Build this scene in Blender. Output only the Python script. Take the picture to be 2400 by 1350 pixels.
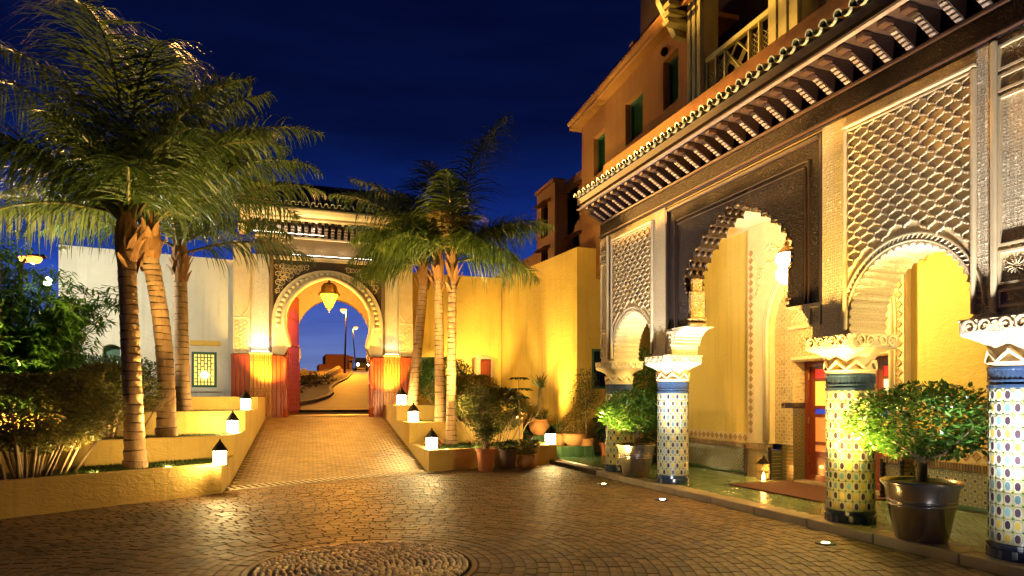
import bpy, bmesh, math, random
from mathutils import Vector, Matrix
from mathutils.geometry import tessellate_polygon

for o in list(bpy.data.objects):
    bpy.data.objects.remove(o)
SC = bpy.context.scene
COL = SC.collection
PI = math.pi
rnd = random.Random(7)

# ------------------------------------------------------------------ camera, sky, exposure
CAMH, FPX, HZ = 1.6, 1534.0, 935.0
YAW = math.radians(19.23)
cam = bpy.data.cameras.new('camera')
cam.sensor_width = 36.0
cam.lens = FPX / 2400 * 36
cam.shift_y = (HZ - 675) / 2400
cam.clip_end = 2000
camo = bpy.data.objects.new('camera', cam)
COL.objects.link(camo)
camo.location = (0, 0, CAMH)
camo.rotation_euler = (PI / 2, 0, -YAW)
SC.camera = camo

SC.view_settings.view_transform = 'Standard'
SC.view_settings.look = 'None'
SC.view_settings.exposure = 1.7
SC.view_settings.gamma = 1.0
SC.view_settings.use_curve_mapping = False
SC.render.engine = 'CYCLES'
SC.cycles.use_denoising = True
SC.cycles.max_bounces = 6
SC.cycles.diffuse_bounces = 3
SC.cycles.glossy_bounces = 3
SC.cycles.sample_clamp_indirect = 6.0
SC.cycles.caustics_reflective = False
SC.cycles.caustics_refractive = False
SC.cycles.blur_glossy = 1.0

W = bpy.data.worlds.new('World')
SC.world = W
W.use_nodes = True


def world_sky():
    nt = W.node_tree
    N, L = nt.nodes, nt.links
    bg = N['Background']
    tc = N.new('ShaderNodeTexCoord')
    sep = N.new('ShaderNodeSeparateXYZ')
    L.new(tc.outputs['Generated'], sep.inputs[0])
    ramp = N.new('ShaderNodeValToRGB')
    L.new(sep.outputs['Z'], ramp.inputs['Fac'])
    cr = ramp.color_ramp
    stops = [(0.0, (.17, .24, .36)), (.045, (.15, .21, .46)), (.10, (.075, .12, .40)), (.17, (.020, .062, .38)),
             (.26, (.0042, .018, .15)), (.37, (.0016, .0050, .040)), (.52, (.0011, .0030, .026)), (1.0, (.0008, .0024, .02))]
    while len(cr.elements) < len(stops):
        cr.elements.new(.5)
    for e, (p, c) in zip(cr.elements, stops):
        e.position = p
        e.color = (*c, 1)
    # long thin clouds, darker than the clear blue behind them
    mp = N.new('ShaderNodeMapping')
    mp.inputs['Scale'].default_value = (1.6, 1.6, 11.0)
    L.new(tc.outputs['Generated'], mp.inputs[0])
    nz = N.new('ShaderNodeTexNoise')
    nz.inputs['Scale'].default_value = 2.3
    nz.inputs['Detail'].default_value = 6
    nz.inputs['Roughness'].default_value = .6
    L.new(mp.outputs[0], nz.inputs['Vector'])
    r2 = N.new('ShaderNodeValToRGB')
    r2.color_ramp.elements[0].position = .40
    r2.color_ramp.elements[0].color = (1, 1, 1, 1)
    r2.color_ramp.elements[1].position = .66
    r2.color_ramp.elements[1].color = (.70, .70, .74, 1)
    L.new(nz.outputs['Fac'], r2.inputs['Fac'])
    mx = N.new('ShaderNodeMix')
    mx.data_type = 'RGBA'
    mx.blend_type = 'MULTIPLY'
    mx.inputs['Factor'].default_value = 1.0
    # the last daylight lies on the side the gate faces (+y); the sky behind is even navy
    sm = N.new('ShaderNodeMapRange')
    sm.interpolation_type = 'SMOOTHSTEP'
    sm.inputs['From Min'].default_value = .05
    sm.inputs['From Max'].default_value = .85
    L.new(sep.outputs['Y'], sm.inputs['Value'])
    dk = N.new('ShaderNodeMix')
    dk.data_type = 'RGBA'
    dk.inputs['A'].default_value = (.0035, .008, .05, 1)
    L.new(sm.outputs['Result'], dk.inputs['Factor'])
    L.new(ramp.outputs['Color'], dk.inputs['B'])
    L.new(dk.outputs['Result'], mx.inputs['A'])
    L.new(r2.outputs['Color'], mx.inputs['B'])
    L.new(mx.outputs['Result'], bg.inputs['Color'])
    bg.inputs['Strength'].default_value = .36


world_sky()

# ------------------------------------------------------------------ geometry helpers
FW = Vector((math.sin(YAW), math.cos(YAW), 0))
RT = Vector((math.cos(YAW), -math.sin(YAW), 0))


def spot_at(x, y, D):
    """world point at depth D along the sight line of photo position (x, y)"""
    return Vector((0, 0, CAMH)) + (FW + RT * ((x - 1200) / FPX) + Vector((0, 0, (HZ - y) / FPX))) * D


def on_z(x, y, z=0.0):
    return spot_at(x, y, (CAMH - z) * FPX / (y - HZ))


def on_y(x, y, Y):
    k = FW.y + RT.y * (x - 1200) / FPX
    return spot_at(x, y, Y / k)


def on_x(x, y, X):
    k = FW.x + RT.x * (x - 1200) / FPX
    return spot_at(x, y, X / k)


SLOPE = .066


def on_hill(x, y):
    k = FW.y + RT.y * (x - 1200) / FPX
    v = (y - HZ) / FPX
    return spot_at(x, y, (CAMH - 1.07 + SLOPE * 21.7) / (v + SLOPE * k))


class MB:
    def __init__(self):
        self.v, self.f, self.m, self.cur = [], [], [], 0

    def add(self, vs, fs, mi=None):
        b = len(self.v)
        self.v.extend([tuple(p) for p in vs])
        for f in fs:
            self.f.append(tuple(i + b for i in f))
            self.m.append(self.cur if mi is None else mi)
        return self

    def box(self, lo, hi):
        x0, y0, z0 = lo
        x1, y1, z1 = hi
        return self.add([(x0, y0, z0), (x1, y0, z0), (x1, y1, z0), (x0, y1, z0), (x0, y0, z1), (x1, y0, z1), (x1, y1, z1), (x0, y1, z1)],
                        [(0, 3, 2, 1), (4, 5, 6, 7), (0, 1, 5, 4), (1, 2, 6, 5), (2, 3, 7, 6), (3, 0, 4, 7)])

    def cbox(self, lo, hi, ch=.01, mat=None):
        c = [(a + b) / 2 for a, b in zip(lo, hi)]
        h = [(b - a) / 2 for a, b in zip(lo, hi)]
        ch = min(ch, min(h) * .8)
        idx, vs = {}, []
        for sx in (-1, 1):
            for sy in (-1, 1):
                for sz in (-1, 1):
                    s = (sx, sy, sz)
                    for ax in range(3):
                        p = [s[i] * (h[i] - (0 if i == ax else ch)) for i in range(3)]
                        p = Vector(p)
                        if mat is not None:
                            p = mat @ p
                        idx[(s, ax)] = len(vs)
                        vs.append((p.x + c[0], p.y + c[1], p.z + c[2]))
        fs = []
        for ax in range(3):
            a, b = [i for i in range(3) if i != ax]
            for sg in (-1, 1):
                q = []
                for sa, sb in ((-1, -1), (1, -1), (1, 1), (-1, 1)):
                    s = [0, 0, 0]
                    s[ax], s[a], s[b] = sg, sa, sb
                    q.append(idx[(tuple(s), ax)])
                if (sg > 0) == (ax == 1):
                    q.reverse()
                fs.append(tuple(q))
            for sa in (-1, 1):
                for sb in (-1, 1):
                    s0, s1 = [0, 0, 0], [0, 0, 0]
                    s0[ax], s1[ax] = -1, 1
                    s0[a] = s1[a] = sa
                    s0[b] = s1[b] = sb
                    q = [idx[(tuple(s0), a)], idx[(tuple(s1), a)], idx[(tuple(s1), b)], idx[(tuple(s0), b)]]
                    fs.append(tuple(q))
        for sx in (-1, 1):
            for sy in (-1, 1):
                for sz in (-1, 1):
                    s = (sx, sy, sz)
                    fs.append((idx[(s, 0)], idx[(s, 1)], idx[(s, 2)]))
        return self.add(vs, fs)

    def tube(self, path, rad, n=8, cap=True):
        path = [Vector(p) for p in path]
        if not hasattr(rad, '__len__'):
            rad = [rad] * len(path)
        vs, fs = [], []
        up = Vector((0, 0, 1))
        prev = None
        for i, p in enumerate(path):
            t = (path[min(i + 1, len(path) - 1)] - path[max(i - 1, 0)])
            t = t.normalized() if t.length > 1e-9 else Vector((0, 0, 1))
            if prev is None:
                a = t.cross(up if abs(t.z) < .9 else Vector((1, 0, 0))).normalized()
            else:
                a = (prev - t * prev.dot(t)).normalized()
            prev = a
            b = t.cross(a)
            for k in range(n):
                th = 2 * PI * k / n
                vs.append(p + (a * math.cos(th) + b * math.sin(th)) * rad[i])
        for i in range(len(path) - 1):
            for k in range(n):
                k2 = (k + 1) % n
                fs.append((i * n + k, i * n + k2, (i + 1) * n + k2, (i + 1) * n + k))
        if cap:
            fs.append(tuple(range(n))[::-1])
            fs.append(tuple((len(path) - 1) * n + k for k in range(n)))
        return self.add(vs, fs)

    def lathe(self, prof, n=32, c=(0, 0, 0), wob=None, ph=0.0):
        vs, fs = [], []
        for r, z in prof:
            for k in range(n):
                th = 2 * PI * k / n + ph
                rr = r if wob is None else r + wob(th, z)
                vs.append((c[0] + rr * math.cos(th), c[1] + rr * math.sin(th), c[2] + z))
        for i in range(len(prof) - 1):
            for k in range(n):
                k2 = (k + 1) % n
                fs.append((i * n + k, i * n + k2, (i + 1) * n + k2, (i + 1) * n + k))
        if prof[0][0] > 1e-4:
            fs.append(tuple(range(n))[::-1])
        if prof[-1][0] > 1e-4:
            fs.append(tuple((len(prof) - 1) * n + k for k in range(n)))
        return self.add(vs, fs)

    def plate(self, outer, holes, n0, n1, fn):
        loops = [outer] + list(holes)
        pts = [p for lp in loops for p in lp]
        tris = tessellate_polygon([[Vector((p[0], p[1], 0)) for p in lp] for lp in loops])
        n = len(pts)
        vs = [fn(u, v, n0) for u, v in pts] + [fn(u, v, n1) for u, v in pts]
        fs = [tuple(t) for t in tris] + [tuple(i + n for i in t)[::-1] for t in tris]
        b = 0
        for lp in loops:
            k = len(lp)
            for i in range(k):
                j = (i + 1) % k
                fs.append((b + i, b + j, b + j + n, b + i + n))
            b += k
        return self.add(vs, fs)

    def build(self, name, mats, parent=None, smooth=False, fix=True, angle=None):
        me = bpy.data.meshes.new(name)
        off = Vector((0, 0, 0))
        p = parent
        while p is not None:
            off += Vector(p.location)
            p = p.parent
        me.from_pydata([(a - off.x, b - off.y, c - off.z) for a, b, c in self.v], [], self.f)
        if not isinstance(mats, (list, tuple)):
            mats = [mats]
        for m in mats:
            me.materials.append(m)
        if len(mats) > 1:
            me.polygons.foreach_set('material_index', self.m)
        if fix:
            bm = bmesh.new()
            bm.from_mesh(me)
            bmesh.ops.recalc_face_normals(bm, faces=bm.faces)
            bm.to_mesh(me)
            bm.free()
        if smooth:
            me.polygons.foreach_set('use_smooth', [True] * len(me.polygons))
            if angle:
                me.set_sharp_from_angle(angle=math.radians(angle))
        me.update()
        o = bpy.data.objects.new(name, me)
        COL.objects.link(o)
        if parent is not None:
            o.parent = parent
        return o


def tag(o, label=None, cat=None, group=None, kind=None):
    if label:
        o['label'] = label
    if cat:
        o['category'] = cat
    if group:
        o['group'] = group
    if kind:
        o['kind'] = kind
    return o


def thing(name, loc, label, cat, group=None):
    o = bpy.data.objects.new(name, None)
    o.empty_display_size = .2
    COL.objects.link(o)
    o.location = loc
    return tag(o, label, cat, group)


def put(name, mesh, parent, loc, rot=(0, 0, 0), scl=(1, 1, 1)):
    """another object on shared mesh data, at a place given in the parent's coordinates"""
    o = bpy.data.objects.new(name, mesh)
    COL.objects.link(o)
    o.parent = parent
    o.location = loc
    o.rotation_euler = rot
    o.scale = scl
    return o


def copy_tree(o, parent=None, loc=None):
    c = o.copy()
    COL.objects.link(c)
    c.parent = parent
    if loc is not None:
        c.location = loc
    for ch in list(o.children):
        copy_tree(ch, c)
    return c


def wpos(o):
    p, off = o, Vector((0, 0, 0))
    while p is not None:
        off += Vector(p.location)
        p = p.parent
    return off


def light(kind, name, pos, parent, power, col, size=.05, aim=None, cone=80, blend=.6):
    d = bpy.data.lights.new(name, kind)
    d.energy = power
    d.color = col
    if kind in ('POINT', 'SPOT'):
        d.shadow_soft_size = size
    if kind == 'SPOT':
        d.spot_size = math.radians(cone)
        d.spot_blend = blend
    o = bpy.data.objects.new(name, d)
    COL.objects.link(o)
    o.parent = parent
    o.location = Vector(pos) - (wpos(parent) if parent else Vector((0, 0, 0)))
    if aim is not None:
        dv = Vector(aim) - Vector(pos)
        o.rotation_euler = dv.to_track_quat('-Z', 'Y').to_euler()
    return o


# ------------------------------------------------------------------ materials
def newmat(name):
    m = bpy.data.materials.new(name)
    m.use_nodes = True
    nt = m.node_tree
    return m, nt, nt.nodes['Principled BSDF']


def math_node(nt, op, a, b=None):
    n = nt.nodes.new('ShaderNodeMath')
    n.operation = op
    for i, x in enumerate((a, b)):
        if x is None:
            continue
        if isinstance(x, (int, float)):
            n.inputs[i].default_value = x
        else:
            nt.links.new(x, n.inputs[i])
    return n.outputs[0]


def mixc(nt, fac, a, b, mode='MIX'):
    n = nt.nodes.new('ShaderNodeMix')
    n.data_type = 'RGBA'
    n.blend_type = mode
    for sock, x in ((n.inputs['Factor'], fac), (n.inputs['A'], a), (n.inputs['B'], b)):
        if isinstance(x, (int, float)):
            sock.default_value = x
        elif isinstance(x, tuple):
            sock.default_value = (*x, 1)
        else:
            nt.links.new(x, sock)
    return n.outputs['Result']


def noise_tex(nt, scale, detail=4, vec=None, rough=.55, dist=0):
    n = nt.nodes.new('ShaderNodeTexNoise')
    n.inputs['Scale'].default_value = scale
    n.inputs['Detail'].default_value = detail
    n.inputs['Roughness'].default_value = rough
    n.inputs['Distortion'].default_value = dist
    if vec is not None:
        nt.links.new(vec, n.inputs['Vector'])
    return n.outputs['Fac']


def objco(nt, scale=None):
    tc = nt.nodes.new('ShaderNodeTexCoord')
    if scale is None:
        return tc.outputs['Object']
    mp = nt.nodes.new('ShaderNodeMapping')
    mp.inputs['Scale'].default_value = scale
    nt.links.new(tc.outputs['Object'], mp.inputs[0])
    return mp.outputs[0]


def ramp(nt, fac, stops):
    r = nt.nodes.new('ShaderNodeValToRGB')
    nt.links.new(fac, r.inputs['Fac'])
    cr = r.color_ramp
    while len(cr.elements) < len(stops):
        cr.elements.new(.5)
    for e, (p, c) in zip(cr.elements, stops):
        e.position = p
        e.color = (*c, 1) if isinstance(c, tuple) else (c, c, c, 1)
    return r.outputs['Color']


def bump(nt, b, h, strength=.5, dist=.01):
    n = nt.nodes.new('ShaderNodeBump')
    n.inputs['Strength'].default_value = strength
    n.inputs['Distance'].default_value = dist
    nt.links.new(h, n.inputs['Height'])
    nt.links.new(n.outputs[0], b.inputs['Normal'])
    return n


def rand_value(nt):
    oi = nt.nodes.new('ShaderNodeObjectInfo')
    ge = nt.nodes.new('ShaderNodeNewGeometry')
    s = math_node(nt, 'ADD', oi.outputs['Random'], ge.outputs['Random Per Island'])
    return math_node(nt, 'FRACT', s)


def M(name, c1, c2=None, rough=.6, ns=3.0, nd=5, bs=0.0, bscale=60, bdist=.004, metal=0.0, rv=0.0, spec=.5, coat=0.0,
      streak=None, rvar=0.0, emit=None, es=0.0, trans=0.0):
    m, nt, b = newmat(name)
    b.inputs['Roughness'].default_value = rough
    b.inputs['Metallic'].default_value = metal
    b.inputs['Specular IOR Level'].default_value = spec
    b.inputs['Coat Weight'].default_value = coat
    vec = objco(nt, streak)
    c2 = c2 or tuple(x * .8 for x in c1)
    nf = noise_tex(nt, ns, nd, vec)
    fac = ramp(nt, nf, [(.32, 0.0), (.68, 1.0)])
    col = mixc(nt, fac, c1, c2)
    if rv:
        r = rand_value(nt)
        s = math_node(nt, 'ADD', math_node(nt, 'MULTIPLY', r, 2 * rv), 1 - rv)
        cb = nt.nodes.new('ShaderNodeCombineColor')
        for i in range(3):
            nt.links.new(s, cb.inputs[i])
        col = mixc(nt, 1.0, col, cb.outputs[0], 'MULTIPLY')
    nt.links.new(col, b.inputs['Base Color'])
    if rvar:
        rr = math_node(nt, 'ADD', math_node(nt, 'MULTIPLY', noise_tex(nt, ns * 3, 4, objco(nt)), rvar * 2), rough - rvar)
        nt.links.new(rr, b.inputs['Roughness'])
    if bs:
        bump(nt, b, noise_tex(nt, bscale, 5, objco(nt)), bs, bdist)
    if emit:
        b.inputs['Emission Color'].default_value = (*emit, 1)
        b.inputs['Emission Strength'].default_value = es
    if trans:
        b.inputs['Transmission Weight'].default_value = trans
    return m


def weathered(name, c1, c2, **k):
    """rendered wall: trowel marks, patchy colour, run-off streaks and small stains"""
    m = M(name, c1, c2, **k)
    nt = m.node_tree
    b = nt.nodes['Principled BSDF']
    col = b.inputs['Base Color'].links[0].from_socket
    st = noise_tex(nt, 1.0, 6, objco(nt, (5.5, 5.5, .35)), .65)
    f1 = ramp(nt, st, [(.52, 0.0), (.74, 1.0)])
    sp = noise_tex(nt, 7.0, 8, objco(nt), .7, .6)
    f2 = ramp(nt, sp, [(.56, 0.0), (.70, 1.0)])
    dark = tuple(x * .62 for x in c2)
    col = mixc(nt, math_node(nt, 'MULTIPLY', f1, .55), col, dark)
    col = mixc(nt, math_node(nt, 'MULTIPLY', f2, .30), col, tuple(x * .75 for x in c1))
    nt.links.new(col, b.inputs['Base Color'])
    tr = noise_tex(nt, 6.0, 6, objco(nt, (1, 1, 1.8)), .6, 1.2)
    fi = noise_tex(nt, 70.0, 4, objco(nt))
    bump(nt, b, math_node(nt, 'ADD', tr, math_node(nt, 'MULTIPLY', fi, .12)), .55, .035)
    return m


def carved(name, c1, c2, scale=26, depth=.02, strength=1.0, rough=.75, geo=True, spec=.4, ringk=34.0):
    """carved plaster or wood: interlaced cells with fine ribs inside, as relief"""
    m, nt, b = newmat(name)
    b.inputs['Roughness'].default_value = rough
    b.inputs['Specular IOR Level'].default_value = spec
    co = objco(nt)
    if not geo:
        nz = nt.nodes.new('ShaderNodeTexNoise')
        nz.inputs['Scale'].default_value = scale * .35
        nt.links.new(co, nz.inputs['Vector'])
        v = nt.nodes.new('ShaderNodeVectorMath')
        v.operation = 'MULTIPLY_ADD'
        nt.links.new(nz.outputs['Color'], v.inputs[0])
        v.inputs[1].default_value = (.09, .09, .09)
        nt.links.new(co, v.inputs[2])
        co = v.outputs[0]
    vo = nt.nodes.new('ShaderNodeTexVoronoi')
    vo.feature = 'DISTANCE_TO_EDGE'
    vo.inputs['Scale'].default_value = scale
    vo.inputs['Randomness'].default_value = .35 if geo else .9
    nt.links.new(co, vo.inputs['Vector'])
    vf = nt.nodes.new('ShaderNodeTexVoronoi')
    vf.inputs['Scale'].default_value = scale * .5
    vf.inputs['Randomness'].default_value = .2 if geo else .8
    nt.links.new(co, vf.inputs['Vector'])
    ring = math_node(nt, 'SINE', math_node(nt, 'MULTIPLY', vf.outputs['Distance'], ringk))
    e = ramp(nt, vo.outputs['Distance'], [(.02, 1.0), (.16, 0.0)])
    h = math_node(nt, 'MAXIMUM', e, math_node(nt, 'MULTIPLY', ring, .75))
    fac = ramp(nt, h, [(.1, 0.0), (.7, 1.0)])
    big = noise_tex(nt, 2.0, 4, objco(nt))
    col = mixc(nt, fac, c2, c1)
    col = mixc(nt, math_node(nt, 'MULTIPLY', big, .35), col, c2)
    nt.links.new(col, b.inputs['Base Color'])
    bump(nt, b, h, strength, depth)
    return m


def zellige(name, scale, ax=(1, 2), cols=((.03, .035, .03), (.55, .5, .36), (.32, .24, .06), (.05, .12, .07)), rough=.25):
    """small star-and-cross glazed tiles too fine to tell apart one by one"""
    m, nt, b = newmat(name)
    b.inputs['Roughness'].default_value = rough
    co = objco(nt)
    sep = nt.nodes.new('ShaderNodeSeparateXYZ')
    nt.links.new(co, sep.inputs[0])
    pu = math_node(nt, 'SUBTRACT', math_node(nt, 'FRACT', math_node(nt, 'MULTIPLY', sep.outputs[ax[0]], scale)), .5)
    pv = math_node(nt, 'SUBTRACT', math_node(nt, 'FRACT', math_node(nt, 'MULTIPLY', sep.outputs[ax[1]], scale)), .5)
    r = math_node(nt, 'SQRT', math_node(nt, 'ADD', math_node(nt, 'MULTIPLY', pu, pu), math_node(nt, 'MULTIPLY', pv, pv)))
    th = math_node(nt, 'ARCTAN2', pv, pu)
    star = math_node(nt, 'ADD', r, math_node(nt, 'MULTIPLY', math_node(nt, 'COSINE', math_node(nt, 'MULTIPLY', th, 8.0)), .045))
    c = ramp(nt, star, [(.0, cols[2]), (.12, cols[2]), (.13, cols[1]), (.17, cols[0]), (.29, cols[0]), (.30, cols[1]), (.35, cols[3]), (.46, cols[2]), (.50, cols[1]), (.56, cols[0])])
    for n in nt.nodes:
        if n.type == 'VALTORGB':
            n.color_ramp.interpolation = 'CONSTANT'
    nf = noise_tex(nt, 3.0, 3, objco(nt))
    c = mixc(nt, math_node(nt, 'MULTIPLY', nf, .4), c, (.10, .085, .035))
    nt.links.new(c, b.inputs['Base Color'])
    bump(nt, b, star, .5, .004)
    return m


def glow(name, col, s, base=None):
    m, nt, b = newmat(name)
    b.inputs['Base Color'].default_value = (*(base or col), 1)
    b.inputs['Roughness'].default_value = .3
    b.inputs['Emission Color'].default_value = (*col, 1)
    b.inputs['Emission Strength'].default_value = s
    return m


def leafmat(name, c1, c2, rough=.45, spec=.4, rv=.3):
    m = M(name, c1, c2, rough=rough, ns=2.2, rv=rv, spec=spec)
    nt = m.node_tree
    b = nt.nodes['Principled BSDF']
    out = nt.nodes['Material Output']
    tr = nt.nodes.new('ShaderNodeBsdfTranslucent')
    src = b.inputs['Base Color'].links[0].from_socket
    nt.links.new(src, tr.inputs['Color'])
    ms = nt.nodes.new('ShaderNodeMixShader')
    ms.inputs[0].default_value = .36
    nt.links.new(b.outputs[0], ms.inputs[1])
    nt.links.new(tr.outputs[0], ms.inputs[2])
    nt.links.new(ms.outputs[0], out.inputs['Surface'])
    return m


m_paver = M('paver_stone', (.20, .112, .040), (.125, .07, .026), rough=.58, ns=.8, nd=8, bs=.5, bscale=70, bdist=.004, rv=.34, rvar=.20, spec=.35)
m_slat = M('pale_drain_stone', (.66, .54, .34), (.52, .42, .25), rough=.6, ns=8)
m_mortar = M('pale_mortar', (.42, .31, .16), (.30, .22, .11), rough=.9, ns=12, bs=.4)
m_joint = M('sand_joint', (.10, .066, .032), (.065, .043, .021), rough=.95, ns=9, bs=.4)
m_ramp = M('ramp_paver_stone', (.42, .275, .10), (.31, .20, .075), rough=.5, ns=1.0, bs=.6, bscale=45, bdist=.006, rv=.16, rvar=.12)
m_pebble = M('pebble_stone', (.80, .62, .34), (.55, .41, .21), rough=.32, ns=8, bs=.4, bscale=60, rv=.3)
m_earth = M('dry_earth', (.10, .07, .035), (.06, .042, .022), rough=.95, ns=4, bs=.6, bscale=20, bdist=.03)
m_asphalt = M('asphalt', (.17, .115, .05), (.12, .08, .035), rough=.7, ns=.5, bs=.5, bscale=60)
m_stonecap = M('kerb_stone', (.36, .27, .16), (.26, .19, .11), rough=.4, ns=3, bs=.3, bscale=40)
m_ochre = weathered('ochre_render', (.70, .46, .085), (.62, .39, .07), rough=.85, ns=1.1, nd=7, bs=.35, bscale=70, bdist=.006)
m_planter = weathered('planter_render', (.66, .45, .12), (.56, .37, .09), rough=.85, ns=1.6, nd=7, bs=.4, bscale=60, bdist=.006)
m_white = weathered('pale_render', (.66, .63, .52), (.54, .52, .41), rough=.85, ns=1.0, nd=7, bs=.35, bscale=70, bdist=.006)
m_cream = M('cream_plaster', (.74, .58, .33), (.64, .49, .26), rough=.85, ns=4, bs=.3, bscale=60, spec=.15)
m_yellow = weathered('yellow_plaster', (.74, .55, .13), (.68, .50, .11), rough=.7, ns=1.5, bs=.25, bscale=50)
m_arch = M('arch_plaster', (.74, .60, .33), (.66, .52, .27), rough=.65, ns=5, bs=.2, bscale=60)
m_orange = weathered('orange_render', (.42, .20, .055), (.33, .15, .04), rough=.9, ns=.9, nd=7, bs=.4, bscale=60, bdist=.01)
m_tan = weathered('tan_render', (.36, .20, .07), (.28, .15, .05), rough=.9, ns=.8, nd=7, bs=.4, bscale=40, bdist=.01)
m_stucco = carved('carved_stucco', (.84, .69, .43), (.60, .46, .26), scale=30, depth=.009, rough=.9, spec=.12)
m_stucco2 = carved('carved_stucco_fine', (.84, .73, .52), (.54, .43, .28), scale=44, depth=.008, rough=.9, spec=.12)
m_brownst = carved('carved_brown_frieze', (.38, .25, .11), (.20, .12, .05), scale=30, depth=.014)
m_wood = carved('carved_dark_wood', (.040, .018, .008), (.014, .007, .004), scale=26, depth=.008, rough=.55, geo=False, spec=.3)
m_woodp = M('dark_wood', (.045, .021, .011), (.028, .013, .007), rough=.5, ns=3, bs=.3, bscale=25, streak=(6, .6, 6))
m_wooded = M('brown_wood', (.085, .036, .018), (.05, .022, .011), rough=.4, ns=4, bs=.3, bscale=25)
m_jamb = carved('lit_gold_carving', (.50, .30, .08), (.20, .10, .03), scale=18, depth=.02, rough=.45, geo=False)  # gold of the lamplight is put into this wood colour
m_block = M('painted_block', (.27, .20, .155), (.17, .11, .08), rough=.5, ns=8, rv=.2)
m_redwood = M('red_wood', (.36, .062, .014), (.25, .038, .010), rough=.38, ns=2.5, bs=.25, bscale=18, streak=(8, 8, .5), rv=.1)
m_plank = M('orange_wood', (.50, .20, .035), (.40, .14, .025), rough=.4, ns=2.5, bs=.25, bscale=18, streak=(8, 8, .5), rv=.12)
m_iron = M('dark_iron', (.035, .03, .025), rough=.45, metal=.7, ns=8, bs=.2)
m_brass = M('brass', (.42, .26, .08), (.30, .17, .05), rough=.35, metal=.9, ns=8)
m_roof = M('glazed_dark_tile', (.028, .034, .018), (.018, .02, .012), rough=.28, ns=4, rv=.35)
m_rooflip = M('glazed_tile_lip', (.46, .43, .27), (.26, .25, .14), rough=.35, ns=8, rv=.2)
m_bracket = M('bracket_wood', (.032, .014, .009), (.022, .009, .006), rough=.4, ns=5, rv=.2)
m_green = M('green_shutter', (.035, .12, .065), (.025, .09, .05), rough=.55, ns=4)
m_oldgreen = M('olive_paint', (.44, .41, .15), (.33, .31, .11), rough=.6, ns=4, bs=.2)
m_black = M('dark_interior', (.012, .008, .006), rough=.9, spec=0.0)
m_terra = M('terracotta', (.48, .155, .045), (.36, .11, .035), rough=.7, ns=4, bs=.3, bscale=50)
m_terra2 = M('pale_terracotta', (.55, .27, .09), (.42, .19, .06), rough=.75, ns=4, bs=.3, bscale=50)
m_clay = M('old_brown_clay', (.12, .055, .03), (.08, .038, .022), rough=.7, ns=5, bs=.3)
m_urn = M('dark_metal_pot', (.46, .41, .36), (.34, .30, .26), rough=.22, ns=3, metal=.85, rvar=.08)
m_soil = M('potting_soil', (.12, .08, .035), (.07, .045, .02), rough=.95, ns=14, bs=.8, bscale=50, bdist=.01)
m_trunk = M('palm_bark', (.46, .28, .13), (.33, .19, .09), rough=.85, ns=6, bs=.7, bscale=30, bdist=.01, streak=(3, 3, .8))
m_scar = M('palm_leaf_scar', (.11, .06, .03), (.07, .04, .02), rough=.9, ns=8, bs=.5)
m_sheath = M('palm_sheath', (.34, .165, .05), (.22, .10, .03), rough=.8, ns=4, bs=.4, streak=(6, 6, .8))
m_rachis = M('palm_rachis', (.17, .15, .035), (.13, .11, .028), rough=.5)
m_frond = leafmat('palm_leaflet', (.075, .115, .02), (.05, .085, .014))
m_frondd = leafmat('dry_palm_leaflet', (.24, .17, .04), (.16, .13, .03))
m_leaf = leafmat('glossy_leaf', (.07, .17, .022), (.04, .11, .014), rough=.32, spec=.5)
m_leaf2 = leafmat('olive_leaf', (.15, .15, .04), (.10, .105, .028))
m_leafd = leafmat('dark_leaf', (.045, .07, .018), (.028, .045, .012))
m_leafy = leafmat('pale_leaf', (.16, .165, .05), (.11, .12, .03))
m_leafr = leafmat('reddish_hedge_leaf', (.24, .19, .05), (.13, .15, .035))
m_grass = leafmat('grass_blade', (.075, .12, .022), (.05, .085, .015))
m_bark = M('branch_bark', (.28, .19, .095), (.2, .13, .065), rough=.85, ns=9, bs=.5)
m_gtile = M('green_glazed_tile', (.055, .115, .05), (.035, .08, .035), rough=.22, ns=3, rv=.35, bs=.15, bscale=20)
m_floortile = M('green_floor_tile', (.15, .20, .085), (.10, .145, .06), rough=.24, ns=2, rv=.3, bs=.12, bscale=20)
m_mat = M('coir_mat', (.10, .032, .013), (.07, .022, .01), rough=.95, ns=8, bs=.5, bscale=120)
m_doorred = M('varnished_door', (.22, .04, .015), (.15, .027, .011), rough=.3, ns=2, streak=(6, 6, .5), coat=.3)
m_zel = zellige('dado_mosaic', 7.5)
m_zel2 = zellige('dado_mosaic_warm', 7.5, cols=((.09, .065, .03), (.34, .26, .12), (.22, .15, .05), (.07, .08, .04)))
m_zelbase = M('ochre_glaze', (.42, .36, .10), (.24, .27, .10), rough=.25, ns=26, nd=2)
m_zwhite = M('white_glaze', (.42, .40, .29), (.32, .31, .22), rough=.22, ns=6)
m_zdark = M('dark_glaze', (.06, .035, .03), (.04, .03, .05), rough=.18, ns=5, rv=.3)
m_zyel = M('yellow_glaze', (.55, .40, .05), (.42, .3, .04), rough=.18, ns=5, rv=.25)
m_zteal = M('teal_glaze', (.14, .27, .26), (.1, .2, .22), rough=.18, ns=5, rv=.3)
m_zgreen = M('green_glaze', (.05, .14, .06), (.04, .1, .05), rough=.18, ns=5, rv=.3)
m_zblue = M('blue_glaze', (.035, .06, .12), (.02, .04, .07), rough=.2, ns=5, rv=.3)
# ------------------------------------------------------------------ setting: ground, pavers, ramp, hill, road
def inside(p, poly):
    x, y = p
    r = False
    n = len(poly)
    for i in range(n):
        x1, y1 = poly[i]
        x2, y2 = poly[(i + 1) % n]
        if (y1 > y) != (y2 > y) and x < (x2 - x1) * (y - y1) / (y2 - y1) + x1:
            r = not r
    return r


def lerp(a, b, t):
    return a + (b - a) * t


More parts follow.
